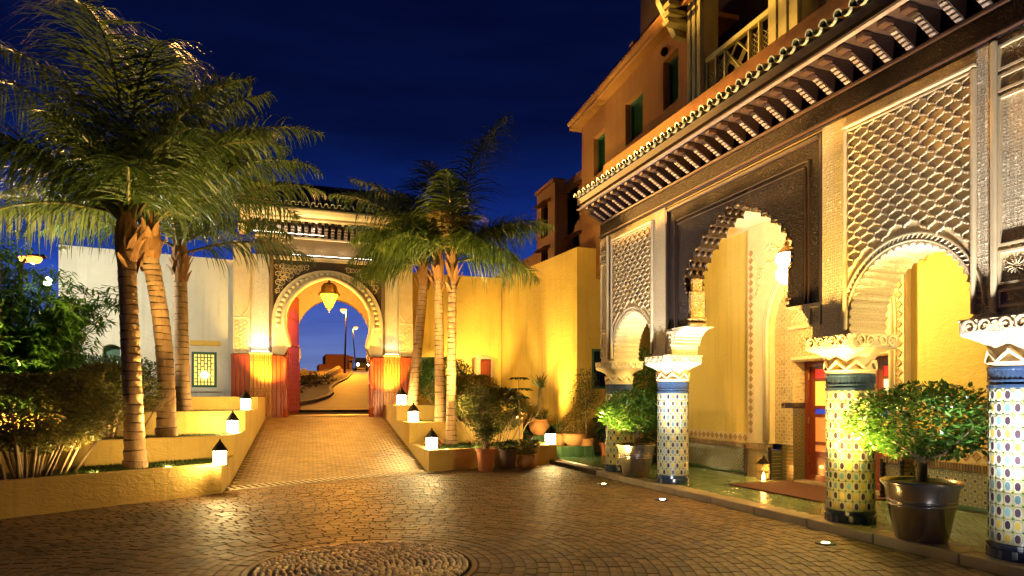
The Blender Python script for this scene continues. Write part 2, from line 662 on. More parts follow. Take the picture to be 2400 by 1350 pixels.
def sheet(name, pts, mat, z=None, parent=None):
    mb = MB()
    mb.add([(p[0], p[1], p[2] if len(p) > 2 else z) for p in pts], [tuple(range(len(pts)))])
    return mb.build(name, mat, parent, fix=False)


# shared paver: a unit block, top at z = 0, edges eased
def unit_block(name, mat, ease=.035):
    mb = MB()
    e = ease
    vs, rings = [], [(.5, -1.0), (.5, -.22), (.5 - e, 0.0)]
    for r, z in rings:
        vs += [(-r, -r, z), (r, -r, z), (r, r, z), (-r, r, z)]
    fs = [(8, 9, 10, 11)]
    for i in (0, 1):
        for k in range(4):
            k2 = (k + 1) % 4
            fs.append((i * 4 + k, i * 4 + k2, (i + 1) * 4 + k2, (i + 1) * 4 + k))
    mb.add(vs, fs)
    me = bpy.data.meshes.new(name)
    me.from_pydata(mb.v, [], mb.f)
    me.materials.append(mat)
    me['block'] = 1
    return me


def lay(parent, name, specs, unit, mat, limit=300, rest='paver_field', key=None):
    """specs: (centre, size(3), frame matrix 3x3); the largest in the photo become objects of their own, the rest one stuff part"""
    cp = Vector((0, 0, CAMH))
    vis = []
    for s in specs:
        d = s[0] - cp
        dep = d.dot(FW)
        lat = d.dot(RT)
        ok = dep > 1 and abs(lat / dep) < .80 and (CAMH - s[0].z) / dep < .285
        vis.append((0 if ok else 1, d.length, s))
    vis.sort(key=lambda t: (t[0], t[1]))
    off = wpos(parent)
    mb = MB()
    uv = [tuple(v.co) for v in unit.vertices]
    uf = [tuple(p.vertices) for p in unit.polygons]
    for i, (_, _, (c, s, fr)) in enumerate(vis):
        if i < limit:
            o = put(name, unit, parent, c - off, fr.to_euler(), s)
        else:
            A = fr @ Matrix.Diagonal(s)
            mb.add([A @ Vector(p) + c for p in uv], uf)
    if mb.f:
        o = mb.build(rest, mat, parent, fix=False)
        o['kind'] = 'stuff'


big_ground = sheet('ground', [(-300, -300), (300, -300), (300, 21.6), (-300, 21.6)], m_earth, -.09)
tag(big_ground, kind='structure')

CX, CY, CR = .72, 6.37, 1.0
LW0, LW1 = Vector((-9.2, 6.86)), Vector((-1.0, 12.13))     # foot of the lowest planter wall at the left
court_poly = [(-9.2, -2), (6.2, -2), (6.2, 12.45), (6.5, 15.0), (3.0, 14.15), (-.95, 12.62), (-1.0, 12.13), (-9.2, 6.86)]
court = sheet('courtyard', court_poly, m_joint, -.012)
tag(court, kind='structure')
unit_paver = unit_block('paver', m_paver)
specs = []
rr = CR + .10
row = 0
while rr < 10.5:
    w = .112
    n = int(2 * PI * (rr + w / 2) / .188)
    ph = rnd.random() * 6.28
    for k in range(n):
        th = 2 * PI * (k / n) + ph
        c = Vector((CX + (rr + w / 2) * math.cos(th), CY + (rr + w / 2) * math.sin(th), 0))
        if not inside((c.x, c.y), court_poly) or c.dot(FW) < 3.3:
            continue
        if c.x > 6.13 or abs(c.dot(RT)) > .95 * c.dot(FW) + 1.6:
            continue
        z = rnd.uniform(-.004, .002)
        c.z = z
        ln = 2 * PI * (rr + w / 2) / n - .007
        fr = Matrix.Rotation(th + PI / 2, 3, 'Z') @ Matrix.Rotation(rnd.gauss(0, .007), 3, 'X') @ Matrix.Rotation(rnd.gauss(0, .006), 3, 'Y')
        specs.append((c, (ln * rnd.uniform(.96, 1.0), w - .007, .045), fr))
    rr += w
    row += 1
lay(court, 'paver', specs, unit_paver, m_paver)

# pebble roundel
roundel = MB()
n = 64
roundel.add([(CX + (CR + .02) * math.cos(2 * PI * k / n), CY + (CR + .02) * math.sin(2 * PI * k / n), -.012) for k in range(n)], [tuple(range(n))])
rd = roundel.build('cobbled_roundel', m_mortar, court, fix=False)
pm = MB()
pm.lathe([(.0, -.5), (.34, -.42), (.5, 0), (.40, .32), (.2, .47), (0, .5)], 8)
peb = pm.build('pebble_stone', m_pebble, None, smooth=True)
pebme = peb.data
bpy.data.objects.remove(peb)
pspecs = []
rr = CR - .03
while rr > .03:
    sz = .062
    n = max(3, int(2 * PI * rr / .075))
    for k in range(n):
        th = 2 * PI * k / n + rnd.uniform(-.2, .2) / n + rr * 9
        c = Vector((CX + (rr + rnd.uniform(-.01, .01)) * math.cos(th), CY + (rr + rnd.uniform(-.01, .01)) * math.sin(th), rnd.uniform(-.004, .006)))
        fr = Matrix.Rotation(th + PI / 2 + rnd.gauss(0, .35), 3, 'Z') @ Matrix.Rotation(rnd.gauss(0, .18), 3, 'X')
        pspecs.append((c, (rnd.uniform(.07, .095), rnd.uniform(.045, .062), rnd.uniform(.045, .065)), fr))
    rr -= sz
lay(rd, 'pebble', pspecs, pebme, m_pebble, rest='pebble_field')
# the narrow stone rim round the roundel
rim = MB()
n = 96
vs = []
for k in range(n):
    a = 2 * PI * k / n
    for r, z in ((CR + .035, -.03), (CR + .035, .006), (CR + .085, .006), (CR + .085, -.03)):
        vs.append((CX + r * math.cos(a), CY + r * math.sin(a), z))
rim.add(vs, [(k * 4 + i, k * 4 + i + 1, ((k + 1) % n) * 4 + i + 1, ((k + 1) % n) * 4 + i) for k in range(n) for i in range(3)])
rim.build('stone_rim', m_paver, rd)

# ramp
R00, R10, R11, R01 = Vector((-.92, 13.0, 0)), Vector((3.0, 14.5, 0)), Vector((3.13, 21.9, 1.07)), Vector((-.5, 21.9, 1.07))


def ramp_pt(u, v):
    return (R00.lerp(R10, u)).lerp(R01.lerp(R11, u), v)


rb = MB()
G = 12
vs, fs = [], []
for j in range(G + 1):
    for i in range(G + 1):
        p = ramp_pt(i / G, j / G)
        vs.append((p.x, p.y, p.z - .017))
for j in range(G):
    for i in range(G):
        a = j * (G + 1) + i
        fs.append((a, a + 1, a + G + 2, a + G + 1))
rb.add(vs, fs)
rampo = rb.build('ramp', m_joint, None, fix=False)
tag(rampo, kind='structure')
unit_rp = unit_block('ramp_paver', m_ramp)
specs = []
rows = 74
for j in range(rows):
    v = (j + .5) / rows
    ncol = 20
    for i in range(-1, ncol + 1):
        u = (i + .5 + (.5 if j % 2 else 0)) / ncol
        if u < .015 or u > .985:
            continue
        c = ramp_pt(u, v)
        du = (ramp_pt(min(u + .02, 1), v) - ramp_pt(u - .02, v)).normalized()
        dv = (ramp_pt(u, min(v + .02, 1)) - ramp_pt(u, v - .01)).normalized()
        nn = du.cross(dv).normalized()
        dv = nn.cross(du)
        fr = Matrix((du, dv, nn)).transposed()
        wlen = (ramp_pt(1, v) - ramp_pt(0, v)).length / ncol - .006
        hlen = (ramp_pt(u, min(1, v + .5 / rows)) - ramp_pt(u, v - .5 / rows)).length - .006
        c = c + nn * rnd.uniform(-.004, .003)
        specs.append((c, (wlen, hlen, .045), fr))
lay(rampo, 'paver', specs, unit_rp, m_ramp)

# drain across the foot of the ramp
dr = thing('drain_grate', (1.0, 13.55, 0), 'pale slotted drain grating across the foot of the brick ramp', 'drain')
a0, a1 = Vector((-.98, 12.66, 0)), Vector((3.02, 14.2, 0))
d = (a1 - a0).normalized()
nn = Vector((-d.y, d.x, 0))
ch = MB()
for s0, s1 in ((-.22, -.18), (.27, .31)):
    p = [a0 + nn * s0, a1 + nn * s0, a1 + nn * s1, a0 + nn * s1]
    ch.add([(q.x, q.y, .010) for q in p] + [(q.x, q.y, -.06) for q in p], [(0, 1, 2, 3), (0, 1, 5, 4), (1, 2, 6, 5), (2, 3, 7, 6), (3, 0, 4, 7)])
ch.build('rim', m_slat, dr)
c2 = MB()
p = [a0 - nn * .18, a1 - nn * .18, a1 + nn * .27, a0 + nn * .27]
c2.add([(q.x, q.y, .0065) for q in p], [(0, 1, 2, 3)])
c2.build('slot_shade', m_black, dr, fix=False)  # flat black sheet standing for the dark depth of the slots
sb = MB()
sb.cbox((-.034, -.225, -.03), (.034, .225, .015), .004)
slat = sb.build('slat', m_slat, None)
sm = slat.data
bpy.data.objects.remove(slat)
nb = 33
for k in range(nb):
    q = a0.lerp(a1, (k + .5) / nb) + nn * .045
    put('slat', sm, dr, q - Vector(dr.location), (0, 0, math.atan2(d.y, d.x)))

# hill beyond the gate with the road climbing it
def hz(y):
    return 1.05 + SLOPE * (min(y, 83) - 21.7)


hb = MB()
xs = [-120, -40, -15, -6, 0, 5, 10, 20, 60, 140]
ys = [21.6, 30, 45, 60, 75, 83, 90, 140, 400, 900]
vs, fs = [], []
for y in ys:
    for x in xs:
        zz = hz(y) - .06
        if y > 90:
            zz -= .02 * (y - 90)
        vs.append((x, y, zz))
for j in range(len(ys) - 1):
    for i in range(len(xs) - 1):
        a = j * len(xs) + i
        fs.append((a, a + 1, a + len(xs) + 1, a + len(xs)))
hb.add(vs, fs)
tag(hb.build('hill', m_earth, None, fix=False), kind='structure')

kerb_px = [(640, 962), (704, 950), (745, 942), (774, 932), (782, 924), (778, 912), (790, 901), (815, 889), (826, 876), (829, 868.5)]
kerb = [on_hill(*p) for p in kerb_px]
rd_ = MB()
vs = []
for p in kerb:
    vs.append((p.x, p.y, p.z + .01))
    vs.append((p.x + 9 + .05 * (p.y - 21), p.y, p.z + .01))
rd_.add(vs, [(2 * i, 2 * i + 1, 2 * i + 3, 2 * i + 2) for i in range(len(kerb) - 1)])
tag(rd_.build('road', m_asphalt, None, fix=False), kind='structure')
pv = MB()
vs = []
for p in kerb:
    z = p.z + .13
    vs += [(p.x, p.y, p.z - .05), (p.x, p.y, z), (p.x - .18, p.y, z + .002), (p.x - 3.2, p.y + .3, z + .05)]
pv.m = []
for i in range(len(kerb) - 1):
    a, b = 4 * i, 4 * i + 4
    pass
pv.add(vs, [])
for i in range(len(kerb) - 1):
    a, b = 4 * i, 4 * i + 4
    for k, mi in ((0, 0), (1, 0), (2, 1)):
        pv.f.append((a + k, a + k + 1, b + k + 1, b + k))
        pv.m.append(mi)
m_kerbd = M('kerb_concrete', (.14, .09, .045), (.10, .065, .034), rough=.8)
m_pave = M('pavement_gravel', (.075, .042, .018), (.05, .028, .012), rough=.95, ns=5, bs=.7, bscale=30, bdist=.02)
tag(pv.build('pavement', [m_kerbd, m_pave], None, fix=False), kind='structure')
# ------------------------------------------------------------------ gatehouse
YG, ZT = 21.7, 1.07
gate = thing('gatehouse', (1.3, YG, ZT), 'carved horseshoe arch gatehouse with red wood base and dark tiled roof at top of ramp', 'gatehouse')
GX = 1.36


def fy(u, v, n):
    return (u, n, v)


def horseshoe(cx, zc, r, zi, zb, wi, wb, n=40, point=.10):
    """opening outline from lower left, over the top, to lower right"""
    pts = [(cx - wb, zb), (cx - wi - .02, zi - .06), (cx - wi, zi)]
    a0 = math.asin(max(-1, (zi - zc) / r)) * .62
    for k in range(n + 1):
        a = PI - a0 + (-(PI - 2 * a0)) * k / n
        rr = r + point * max(0, (1 - abs(a - PI / 2) / .8)) ** 1.6
        pts.append((cx + rr * math.cos(a), zc + rr * math.sin(a)))
    pts += [(cx + wi, zi), (cx + wi + .02, zi - .06), (cx + wb, zb)]
    return pts


ZD = 2.98                                                     # top of the wooden dado
open1 = horseshoe(GX, 4.03, 1.35, 3.30, ZD, 1.20, 1.34)
# front spandrel wall between the side panels
outer = [(-.30, ZD)] + open1 + [(3.03, ZD), (3.03, 5.98), (-.30, 5.98)]
mb = MB()
mb.plate(outer, [], YG + .12, YG + .50, fy)
mb.build('spandrel', M('shaded_carved_ground', (.10, .06, .028), (.06, .036, .018), rough=.8, ns=14, bs=.6, bscale=30), gate)  # shade between the carving is put into the ground's dark colour
# arch band (archivolt) standing proud, with a scalloped inner line
arcv = horseshoe(GX, 4.03, 1.70, 3.30, ZD, 1.70, 1.70, point=.02)
o2 = [(GX - 1.71, ZD)]
for k in range(41):
    a = PI + .25 - (PI + .5) * k / 40
    if a > PI:
        o2.append((GX - 1.71, 4.03 - (a - PI) * 1.7))
    elif a < 0:
        o2.append((GX + 1.71, 4.03 + a * 1.7))
    else:
        o2.append((GX + 1.71 * math.cos(a), 4.03 + 1.68 * math.sin(a)))
o2.append((GX + 1.71, ZD))
mb = MB()
mb.plate(o2 + open1[::-1], [], YG + .02, YG + .115, fy)
mb.build('arch_band', m_arch, gate)
mb = MB()
NS = 31
for k in range(NS):
    a = PI + .12 - (PI + .24) * (k + .5) / NS
    r = 1.53
    mb.lathe([(0.0, -.03), (.06, -.02), (.075, .015), (.05, .03), (0, .033)], 10)
    m3 = Matrix.Translation((GX + r * math.cos(a), YG + .02, 4.03 + r * math.sin(a))) @ Matrix.Rotation(PI / 2, 4, 'X')
    nv = 5 * 10
    for i in range(len(mb.v) - nv, len(mb.v)):
        p = m3 @ Vector(mb.v[i])
        mb.v[i] = (p.x, p.y, p.z)
mb.build('scallop_row', m_arch, gate, smooth=True)
# rolled inner moulding of the arch
path = [(u, YG - .0, v) for u, v in open1[1:-1]]
mb = MB()
mb.tube(path, .075, 8)
mb.build('arch_roll', m_cream, gate, smooth=True)

# carved foliage on the spandrel: scrolls and leaves
mb = MB()


def leafblade(mb, c, ang, L, w, y, dep=.035):
    ca, sa = math.cos(ang), math.sin(ang)

    def P(a, b, h):
        return (c[0] + a * ca - b * sa, y - h, c[1] + a * sa + b * ca)
    mb.add([P(0, 0, 0), P(L * .45, w, 0), P(L, 0, .006), P(L * .45, -w, 0), P(L * .45, 0, dep)], [(0, 1, 4), (1, 2, 4), (2, 3, 4), (3, 0, 4)])


def scroll(mb, c, r, ph, sgn, y, t=.012, turns=1.35, flat=False, leaves=True):
    pts = []
    for k in range(16):
        q = k / 15
        a = ph + sgn * q * turns * 2 * PI
        rr = r * (1 - q) ** .8 + .012
        pts.append((c[0] + rr * math.cos(a), y - .012, c[1] + rr * math.sin(a)))
    mb.tube(pts, [t * (1.1 - .5 * k / 15) for k in range(16)], 5)
    if leaves:
        for k in range(1, 12, 2):
            p = pts[k]
            a = ph + sgn * (k / 15) * turns * 2 * PI
            leafblade(mb, (p[0], p[2]), a + sgn * .7, r * .5, r * .15, y)


r2 = random.Random(3)
spots = []
for j in range(22):
    for i in range(26):
        u, v = -.24 + i * .127 + (.063 if j % 2 else 0), 3.12 + j * .126
        if not (-.2 < u < 2.92 and v < 5.82):
            continue
        if math.hypot(u - GX, v - 4.03) < 1.82 or (abs(u - GX) < 1.80 and v < 4.03):
            continue
        spots.append((u, v))
for u, v in spots:
    s = 1 if u < GX else -1
    scroll(mb, (u + r2.uniform(-.02, .02), v + r2.uniform(-.02, .02)), r2.uniform(.066, .09), r2.uniform(0, 6.28), s, YG + .12)
m_goldcarve = M('gilded_leaf_carving', (.78, .60, .30), (.60, .44, .20), rough=.6, ns=5, rv=.15)
fo = mb.build('foliage_carving', m_goldcarve, gate)
fo['kind'] = 'stuff'
# frame strips round the spandrel
mb = MB()
mb.cbox((-.30, YG + .05, 5.98), (3.03, YG + .3, 6.10), .015)
mb.build('string_course', m_cream, gate)
for x0, x1 in ((-.42, -.30), (3.03, 3.15)):
    mb = MB()
    mb.cbox((x0, YG + .04, ZD + .05), (x1, YG + .48, 6.10), .02)
    mb.build('edge_strip', m_brownst, gate)
# frieze, bracket row, cornice
mb = MB()
mb.box((-.80, YG + .08, 6.10), (3.55, YG + .6, 6.66))
mb.build('frieze', m_brownst, gate)
mb = MB()
mb.cbox((-.84, YG + .02, 6.66), (3.59, YG + .62, 6.72), .012)
mb.build('frieze_ledge', m_cream, gate)
mb = MB()
mb.box((-.86, YG + .10, 6.72), (3.61, YG + .62, 7.16))
mb.build('bracket_board', m_woodp, gate)
bm_ = MB()
bm_.plate([(-.0, 0), (-.02, 0), (-.30, .30), (-.30, .44), (0, .44)], [], -.055, .055, lambda u, v, n: (n, u, v))
bko = bm_.build('bracket', m_woodp, None)
bkm = bko.data
bpy.data.objects.remove(bko)
b2 = MB()
for k in range(4):
    u0 = -.03 - .07 * k
    z0 = .01 + .075 * k
    b2.cbox((-.05, u0 - .06, z0), (.05, u0 - .0, z0 + .052), .008)
tko = b2.build('painted_blocks', m_block, None)
tkm = tko.data
bpy.data.objects.remove(tko)
NBK = 22
for k in range(NBK):
    x = -.75 + k * (4.26 / (NBK - 1))
    b = put('bracket', bkm, gate, Vector((x, YG + .10, 6.72)) - Vector(gate.location))
    put('painted_block', tkm, b, (0, 0, 0))
mb = MB()
prof = [(.0, 7.16), (-.30, 7.16), (-.34, 7.22), (-.34, 7.28), (-.44, 7.36), (-.50, 7.46), (-.50, 7.50), (0, 7.50)]
mb.plate([(a + YG + .1, b) for a, b in prof], [], -1.05, 3.80, lambda u, v, n: (n, u, v))
mb.build('cornice', m_cream, gate)
# pitched roof of barrel tiles
mb = MB()
mb.plate([(YG - .46, 7.50), (YG - .46, 7.55), (YG + 1.5, 8.69), (YG + 3.2, 7.60), (YG + 3.2, 7.52)], [], -1.35, 4.05, lambda u, v, n: (n, u, v))
mb.build('roof', m_roof, gate)


def barrel(name, r, L, mat, lip, n=8):
    """half-round roof tile along +y (rising), lip ring at the lower end"""
    mb = MB()
    vs, fs = [], []
    for y, rr in ((0, r), (L, r * .86)):
        for k in range(n + 1):
            a = PI * k / n
            vs.append((rr * math.cos(a), y, rr * math.sin(a)))
    for k in range(n):
        fs.append((k, k + 1, n + 2 + k, n + 1 + k))
    mb.add(vs, fs, 0)
    vs = []
    for y, rr in ((-.004, r + .006), (-.004, r - .012), (.03, r + .006)):
        for k in range(n + 1):
            a = PI * k / n
            vs.append((rr * math.cos(a), y, rr * math.sin(a)))
    fs = []
    for k in range(n):
        fs.append((k, k + 1, n + 2 + k, n + 1 + k))
        fs.append((k, k + 1, 2 * (n + 1) + k + 1, 2 * (n + 1) + k))
    mb.add(vs, fs, 1)
    o = mb.build(name, [mat, lip], None, fix=False, smooth=True, angle=40)
    me = o.data
    bpy.data.objects.remove(o)
    return me


gt = barrel('roof_tile', .052, .72, m_roof, m_roof)
gtl = barrel('roof_tile_end', .052, .72, m_roof, m_rooflip)
ang = math.atan2(1.14, 1.96)
for k in range(28):
    x = -1.28 + k * .195
    for j in range(3):
        put('roof_tile', gtl if j == 0 else gt, gate, Vector((x, YG - .50 + j * .62, 7.60 + j * .62 * math.tan(ang) + (.012 * (3 - j)))) - Vector(gate.location), (ang, 0, 0))
# trough tiles between, seen as the wavy lower edge


def trough(name, r, L):
    """hollow tile lying between two barrel tiles, open side up"""
    mb = MB()
    vs, fs = [], []
    for y in (0, L):
        for rr in (r, r + .011):
            for i in range(7):
                a = PI + PI * i / 6
                vs.append((rr * math.cos(a), y, rr * math.sin(a)))
    for i in range(6):
        fs += [(i, i + 1, 8 + i, 7 + i), (i, i + 1, 15 + i, 14 + i), (7 + i, 8 + i, 22 + i, 21 + i)]
    mb.add(vs, fs)
    o = mb.build(name, m_rooflip, None, fix=False)
    me = o.data
    bpy.data.objects.remove(o)
    return me


tgm = trough('trough_tile', .047, .12)
for k in range(27):
    put('trough_tile', tgm, gate, Vector((-1.28 + (k + .5) * .195, YG - .50, 7.637)) - Vector(gate.location))
mb = MB()
mb.tube([(-1.35, YG + 1.5, 8.77), (4.05, YG + 1.5, 8.77)], .09, 8)
mb.build('ridge', m_roof, gate, smooth=True)
for sx in (-1.20, 3.92):
    mb = MB()
    mb.plate([(YG - .1, 6.75), (YG - .32, 7.2), (YG - .46, 7.5), (YG + .4, 7.5), (YG + .4, 6.75)], [], sx - .12, sx + .12, lambda u, v, n: (n, u, v))
    mb.build('end_bracket', m_arch, gate)

# flanking panels: fine carved strip + plain pilaster with hexagon field
for sgn, xa, xb, xc in ((-1, -.98, -.42, -1.46), (1, 3.15, 3.60, 4.07)):
    mb = MB()
    mb.box((min(xa, xb), YG + .06, ZD + .05), (max(xa, xb), YG + .6, 6.10))
    mb.build('carved_strip', m_stucco2, gate)
    mb = MB()
    x0, x1 = (xa, xa + .05) if sgn < 0 else (xb - .05, xb)
    mb.cbox((x0, YG + .0, ZD + .05), (x1, YG + .6, 6.10), .015)
    x0, x1 = (xb - .04, xb) if sgn < 0 else (xa, xa + .04)
    mb.cbox((x0, YG + .02, ZD + .05), (x1, YG + .055, 6.05), .015)
    mb.build('strip_frame', m_stucco2, gate)
    p0, p1 = (xc, xa) if sgn < 0 else (xb, xc)
    mb = MB()
    mb.box((p0, YG + .0, ZD + .02), (p1, YG + .62, 6.45))
    mb.build('pilaster', m_cream, gate)
    # incised hexagon field: raised ribs
    mb = MB()
    wpl = (p1 - p0) - .08
    nx, sz = 3, wpl / 3 / 1.5 / 1.05
    s = wpl / 5.2
    for j in range(7):
        for i in range(3):
            cx = p0 + .04 + s * .9 + i * s * 1.5
            cz = ZD + .14 + j * s * 1.732 + (s * .866 if i % 2 else 0)
            if cz > ZD + .95:
                continue
            for e in range(6):
                a, b = e * PI / 3, (e + 1) * PI / 3
                mb.tube([(cx + s * math.cos(a), YG - .002, cz + s * math.sin(a)), (cx + s * math.cos(b), YG - .002, cz + s * math.sin(b))], .010, 4)
            mb.tube([(cx + .55 * s * math.cos(q * PI / 5), YG - .002, cz + .55 * s * math.sin(q * PI / 5)) for q in range(11)], .008, 4)
    zt = ZD + 1.12
    mb.tube([(p0 + .02, YG - .002, zt), (p1 - .02, YG - .002, zt)], .012, 4)
    cxm = (p0 + p1) / 2
    mb.tube([(p0 + .03, YG - .002, 5.9), (p0 + .03, YG - .002, zt + .34), (p0 + .09, YG - .002, zt + .22), (cxm, YG - .002, zt + .02),
             (p1 - .09, YG - .002, zt + .22), (p1 - .03, YG - .002, zt + .34), (p1 - .03, YG - .002, 5.9)], .012, 4)
    mb.build('incised_field', m_cream, gate)

# wooden dado of planks with stud rows
stud = MB()
stud.lathe([(.0, -.02), (.016, -.012), (.018, 0), (.010, .014), (0, .018)], 6)
so = stud.build('stud', m_iron, None)
studm = so.data
bpy.data.objects.remove(so)


def planked(x0, x1, y, z0, z1, mat, n, studs=True, name='plank'):
    w = (x1 - x0) / n
    for k in range(n):
        mb = MB()
        mb.cbox((x0 + k * w + .004, y, z0), (x0 + (k + 1) * w - .004, y + .10, z1), .012)
        mb.build(name, mat, gate)
    if studs:
        mb = MB()
        for zz in (z1 - .12, z1 - .20, z0 + .98, z0 + .90, z0 + .18):
            for k in range(n + 1):
                for q in (.5,):
                    x = x0 + (k + q) * w
                    if x > x1:
                        continue
                    b = len(mb.v)
                    for v in studm.vertices:
                        mb.v.append((x + v.co.x, y - v.co.z, zz + v.co.y))
                    for p in studm.polygons:
                        mb.f.append(tuple(i + b for i in p.vertices))
                        mb.m.append(0)
        mb.build('stud_row', m_iron, gate)


ZB = ZT - .15
planked(-1.52, -.99, YG - .10, ZB, ZD, m_redwood, 4, studs=False)
planked(-.985, -.34, YG - .16, ZB, ZD, m_plank, 6)
planked(-.335, .04, YG - .16, ZB, ZD - .03, m_redwood, 3)
planked(2.68, 3.06, YG - .16, ZB, ZD - .03, m_redwood, 4)
planked(3.065, 3.62, YG - .16, ZB, ZD, m_plank, 6)
planked(3.625, 4.12, YG - .10, ZB, ZD, m_redwood, 4)
for x0, x1 in ((-1.0, -.33), (3.05, 3.63)):
    mb = MB()
    mb.cbox((x0, YG - .20, ZD), (x1, YG + .06, ZD + .05), .012)
    mb.build('ledge', m_cream, gate)
# gate posts (turned corner shafts)
for x in (.045, 2.68):
    mb = MB()
    mb.lathe([(.075, ZB), (.075, 1.3), (.09, 1.32), (.075, 1.36), (.07, 2.0), (.088, 2.03), (.07, 2.07), (.07, 2.75), (.09, 2.8), (.075, 2.95)], 14, (x, YG - .12, 0))
    mb.build('corner_post', m_redwood, gate, smooth=True)

# passage behind the arch: jambs, vault and the rear arch
YR = YG + 2.45
mb = MB()
mb.box((-.9, YG + .5, ZB), (-.35, YR, 5.98))
mb.build('passage_wall', m_ochre, gate)
mb = MB()
mb.box((3.05, YG + .5, ZB), (3.6, YR, 5.98))
mb.build('passage_wall', m_ochre, gate)
mb = MB()
mb.box((-.9, YG + .5, 5.98), (3.6, YR + .4, 6.1))
mb.build('passage_ceiling', m_ochre, gate)
open2 = horseshoe(1.72, 3.86, 1.27, 3.05, 2.85, 1.15, 1.22, point=.04)
mb = MB()
mb.plate([(-.9, 2.85)] + open2 + [(3.6, 2.85), (3.6, 5.98), (-.9, 5.98)], [], YR, YR + .4, fy)
mb.build('rear_arch', m_arch, gate)
for x0, x1 in ((-.9, .54), (2.96, 3.6)):
    mb = MB()
    mb.cbox((x0, YR - .05, ZB), (x1, YR + .45, 2.85), .03)
    mb.build('rear_jamb', m_redwood, gate)
# door leaves folded back against the passage
for x, sgn in ((-.02, 1), (3.0, -1)):
    dl = MB()
    dl.cbox((x - .05, YG + .55, ZT + .02), (x + .05, YR - .25, 5.1), .015)
    swing = lambda m_: setattr(m_, 'v', [(p[0] + (.07 + (p[1] - 22.2) * .2375 if sgn > 0 else 0), p[1], p[2]) for p in m_.v])
    swing(dl)
    leaf = dl.build('door_leaf', m_redwood, gate)
    pn = MB()
    for r_ in range(13):
        for c_ in range(5):
            y0 = YG + .66 + c_ * .29
            z0 = ZT + .15 + r_ * .15
            pn.cbox((x + sgn * .05 - .012, y0, z0), (x + sgn * .05 + .012, y0 + .22, z0 + .11), .01)
    swing(pn)
    pn.build('panel_grid', m_redwood, leaf)
    bs_ = MB()
    for z in (3.35, 4.25, 2.2, 1.2):
        bs_.cbox((x + sgn * .05 - .02, YG + .6, z), (x + sgn * .05 + .025, YR - .3, z + .07), .012)
    swing(bs_)
    bs_.build('door_batten', m_redwood, leaf)
mb = MB()
mb.box((-.9, YG + .1, ZB - .1), (3.6, YR + .5, ZT + .004))
mb.build('threshold', m_ramp, gate)

# hanging gate lantern
lz = 4.42
gl = thing('gate_lantern', (GX + .04, YG + .42, 5.45), 'large tapering yellow glass lantern hanging in the horseshoe gate arch', 'lantern')
lx, ly = GX + .04, YG + .42
g_yel = glow('amber_glass', (1.0, .58, .02), 2.2)
mb = MB()
mb.lathe([(.10, lz + .14), (.115, lz + .2), (.29, lz + .58)], 8, (lx, ly, 0))
mb.build('glass', g_yel, gl)
mb = MB()
for k in range(8):
    a = 2 * PI * k / 8
    mb.tube([(lx + .105 * math.cos(a), ly + .105 * math.sin(a), lz + .14), (lx + .12 * math.cos(a), ly + .12 * math.sin(a), lz + .2), (lx + .295 * math.cos(a), ly + .295 * math.sin(a), lz + .58)], .010, 5)
mb.lathe([(.0, lz), (.02, lz + .02), (.015, lz + .06), (.06, lz + .09), (.12, lz + .15), (.10, lz + .16)], 8, (lx, ly, 0))
mb.build('frame', m_iron, gl)
mb = MB()
mb.lathe([(.34, lz + .57), (.35, lz + .60), (.27, lz + .70), (.25, lz + .84), (.18, lz + .93), (.05, lz + .97), (.03, lz + 1.05), (0, lz + 1.06)], 16, (lx, ly, 0))
mb.tube([(lx, ly, lz + 1.0), (lx, ly, 5.96)], .015, 6)
mb.build('cap', m_brass, gl, smooth=True, angle=40)
light('POINT', 'lantern_light', (lx, ly, lz - .12), gl, 70, (1, .46, .07), .12)

# ------------------------------------------------------------------ courtyard walls beside the gate
A, B = Vector((-5.89, 21.26, 0)), Vector((-1.47, 21.88, 0))
dAB = (B - A).normalized()
nAB = Vector((-dAB.y, dAB.x, 0))


def fAB(u, v, n):
    p = A + dAB * u + nAB * n
    return (p.x, p.y, v)


LAB = (B - A).length
wl = thing('garden_wall', (-3.7, 21.6, .5), 'tall pale rendered wall left of the gate with lit lattice window', 'wall')


def u_at(x, y):
    # distance along the wall of photo position
    r = FW + RT * ((x - 1200) / FPX)
    # solve A + d u = r t  in plan
    det = dAB.x * (-r.y) - (-r.x) * dAB.y
    u = ((-A.x) * (-r.y) - (-r.x) * (-A.y)) / det
    t = (A + dAB * u).dot(FW)
    return u, CAMH + (HZ - y) / FPX * t


wu0, wz1 = u_at(449, 824)
wu1, wz0 = u_at(508, 908)
au0, az1 = u_at(240, 806)
au1, az0 = u_at(282, 850)
hole1 = [(wu0, wz0), (wu1, wz0), (wu1, wz1), (wu0, wz1)]
hole2 = [(au0, az0 - .6), (au1, az0 - .6), (au1, az1 - .08)] + [(lerp(au1, au0, k / 8), az1 - .08 + .08 * math.sin(PI * k / 8)) for k in range(1, 8)] + [(au0, az1 - .08)]
mb = MB()
mb.plate([(0, 0), (LAB, 0), (LAB, 5.88), (0, 5.88)], [hole1, hole2], 0, .40, fAB)
mb.build('wall_face', m_white, wl)
mb = MB()
p0, p1 = fAB(0, 0, 0), fAB(0, 0, .4)
mb.add([fAB(0.0, 0, .4), fAB(.4, 0, .4), fAB(.4, 0, 9), fAB(0, 0, 9), fAB(0.0, 5.88, .4), fAB(.4, 5.88, .4), fAB(.4, 5.88, 9), fAB(0, 5.88, 9)],
       [(0, 1, 2, 3), (4, 5, 6, 7), (0, 1, 5, 4), (1, 2, 6, 5), (2, 3, 7, 6), (3, 0, 4, 7)])
mb.build('return_wall', m_white, wl)
mb = MB()
mb.plate([(au0 - .1, az0 - .7), (au1 + .1, az0 - .7), (au1 + .1, az1 + .1), (au0 - .1, az1 + .1)], [], .34, .39, fAB)
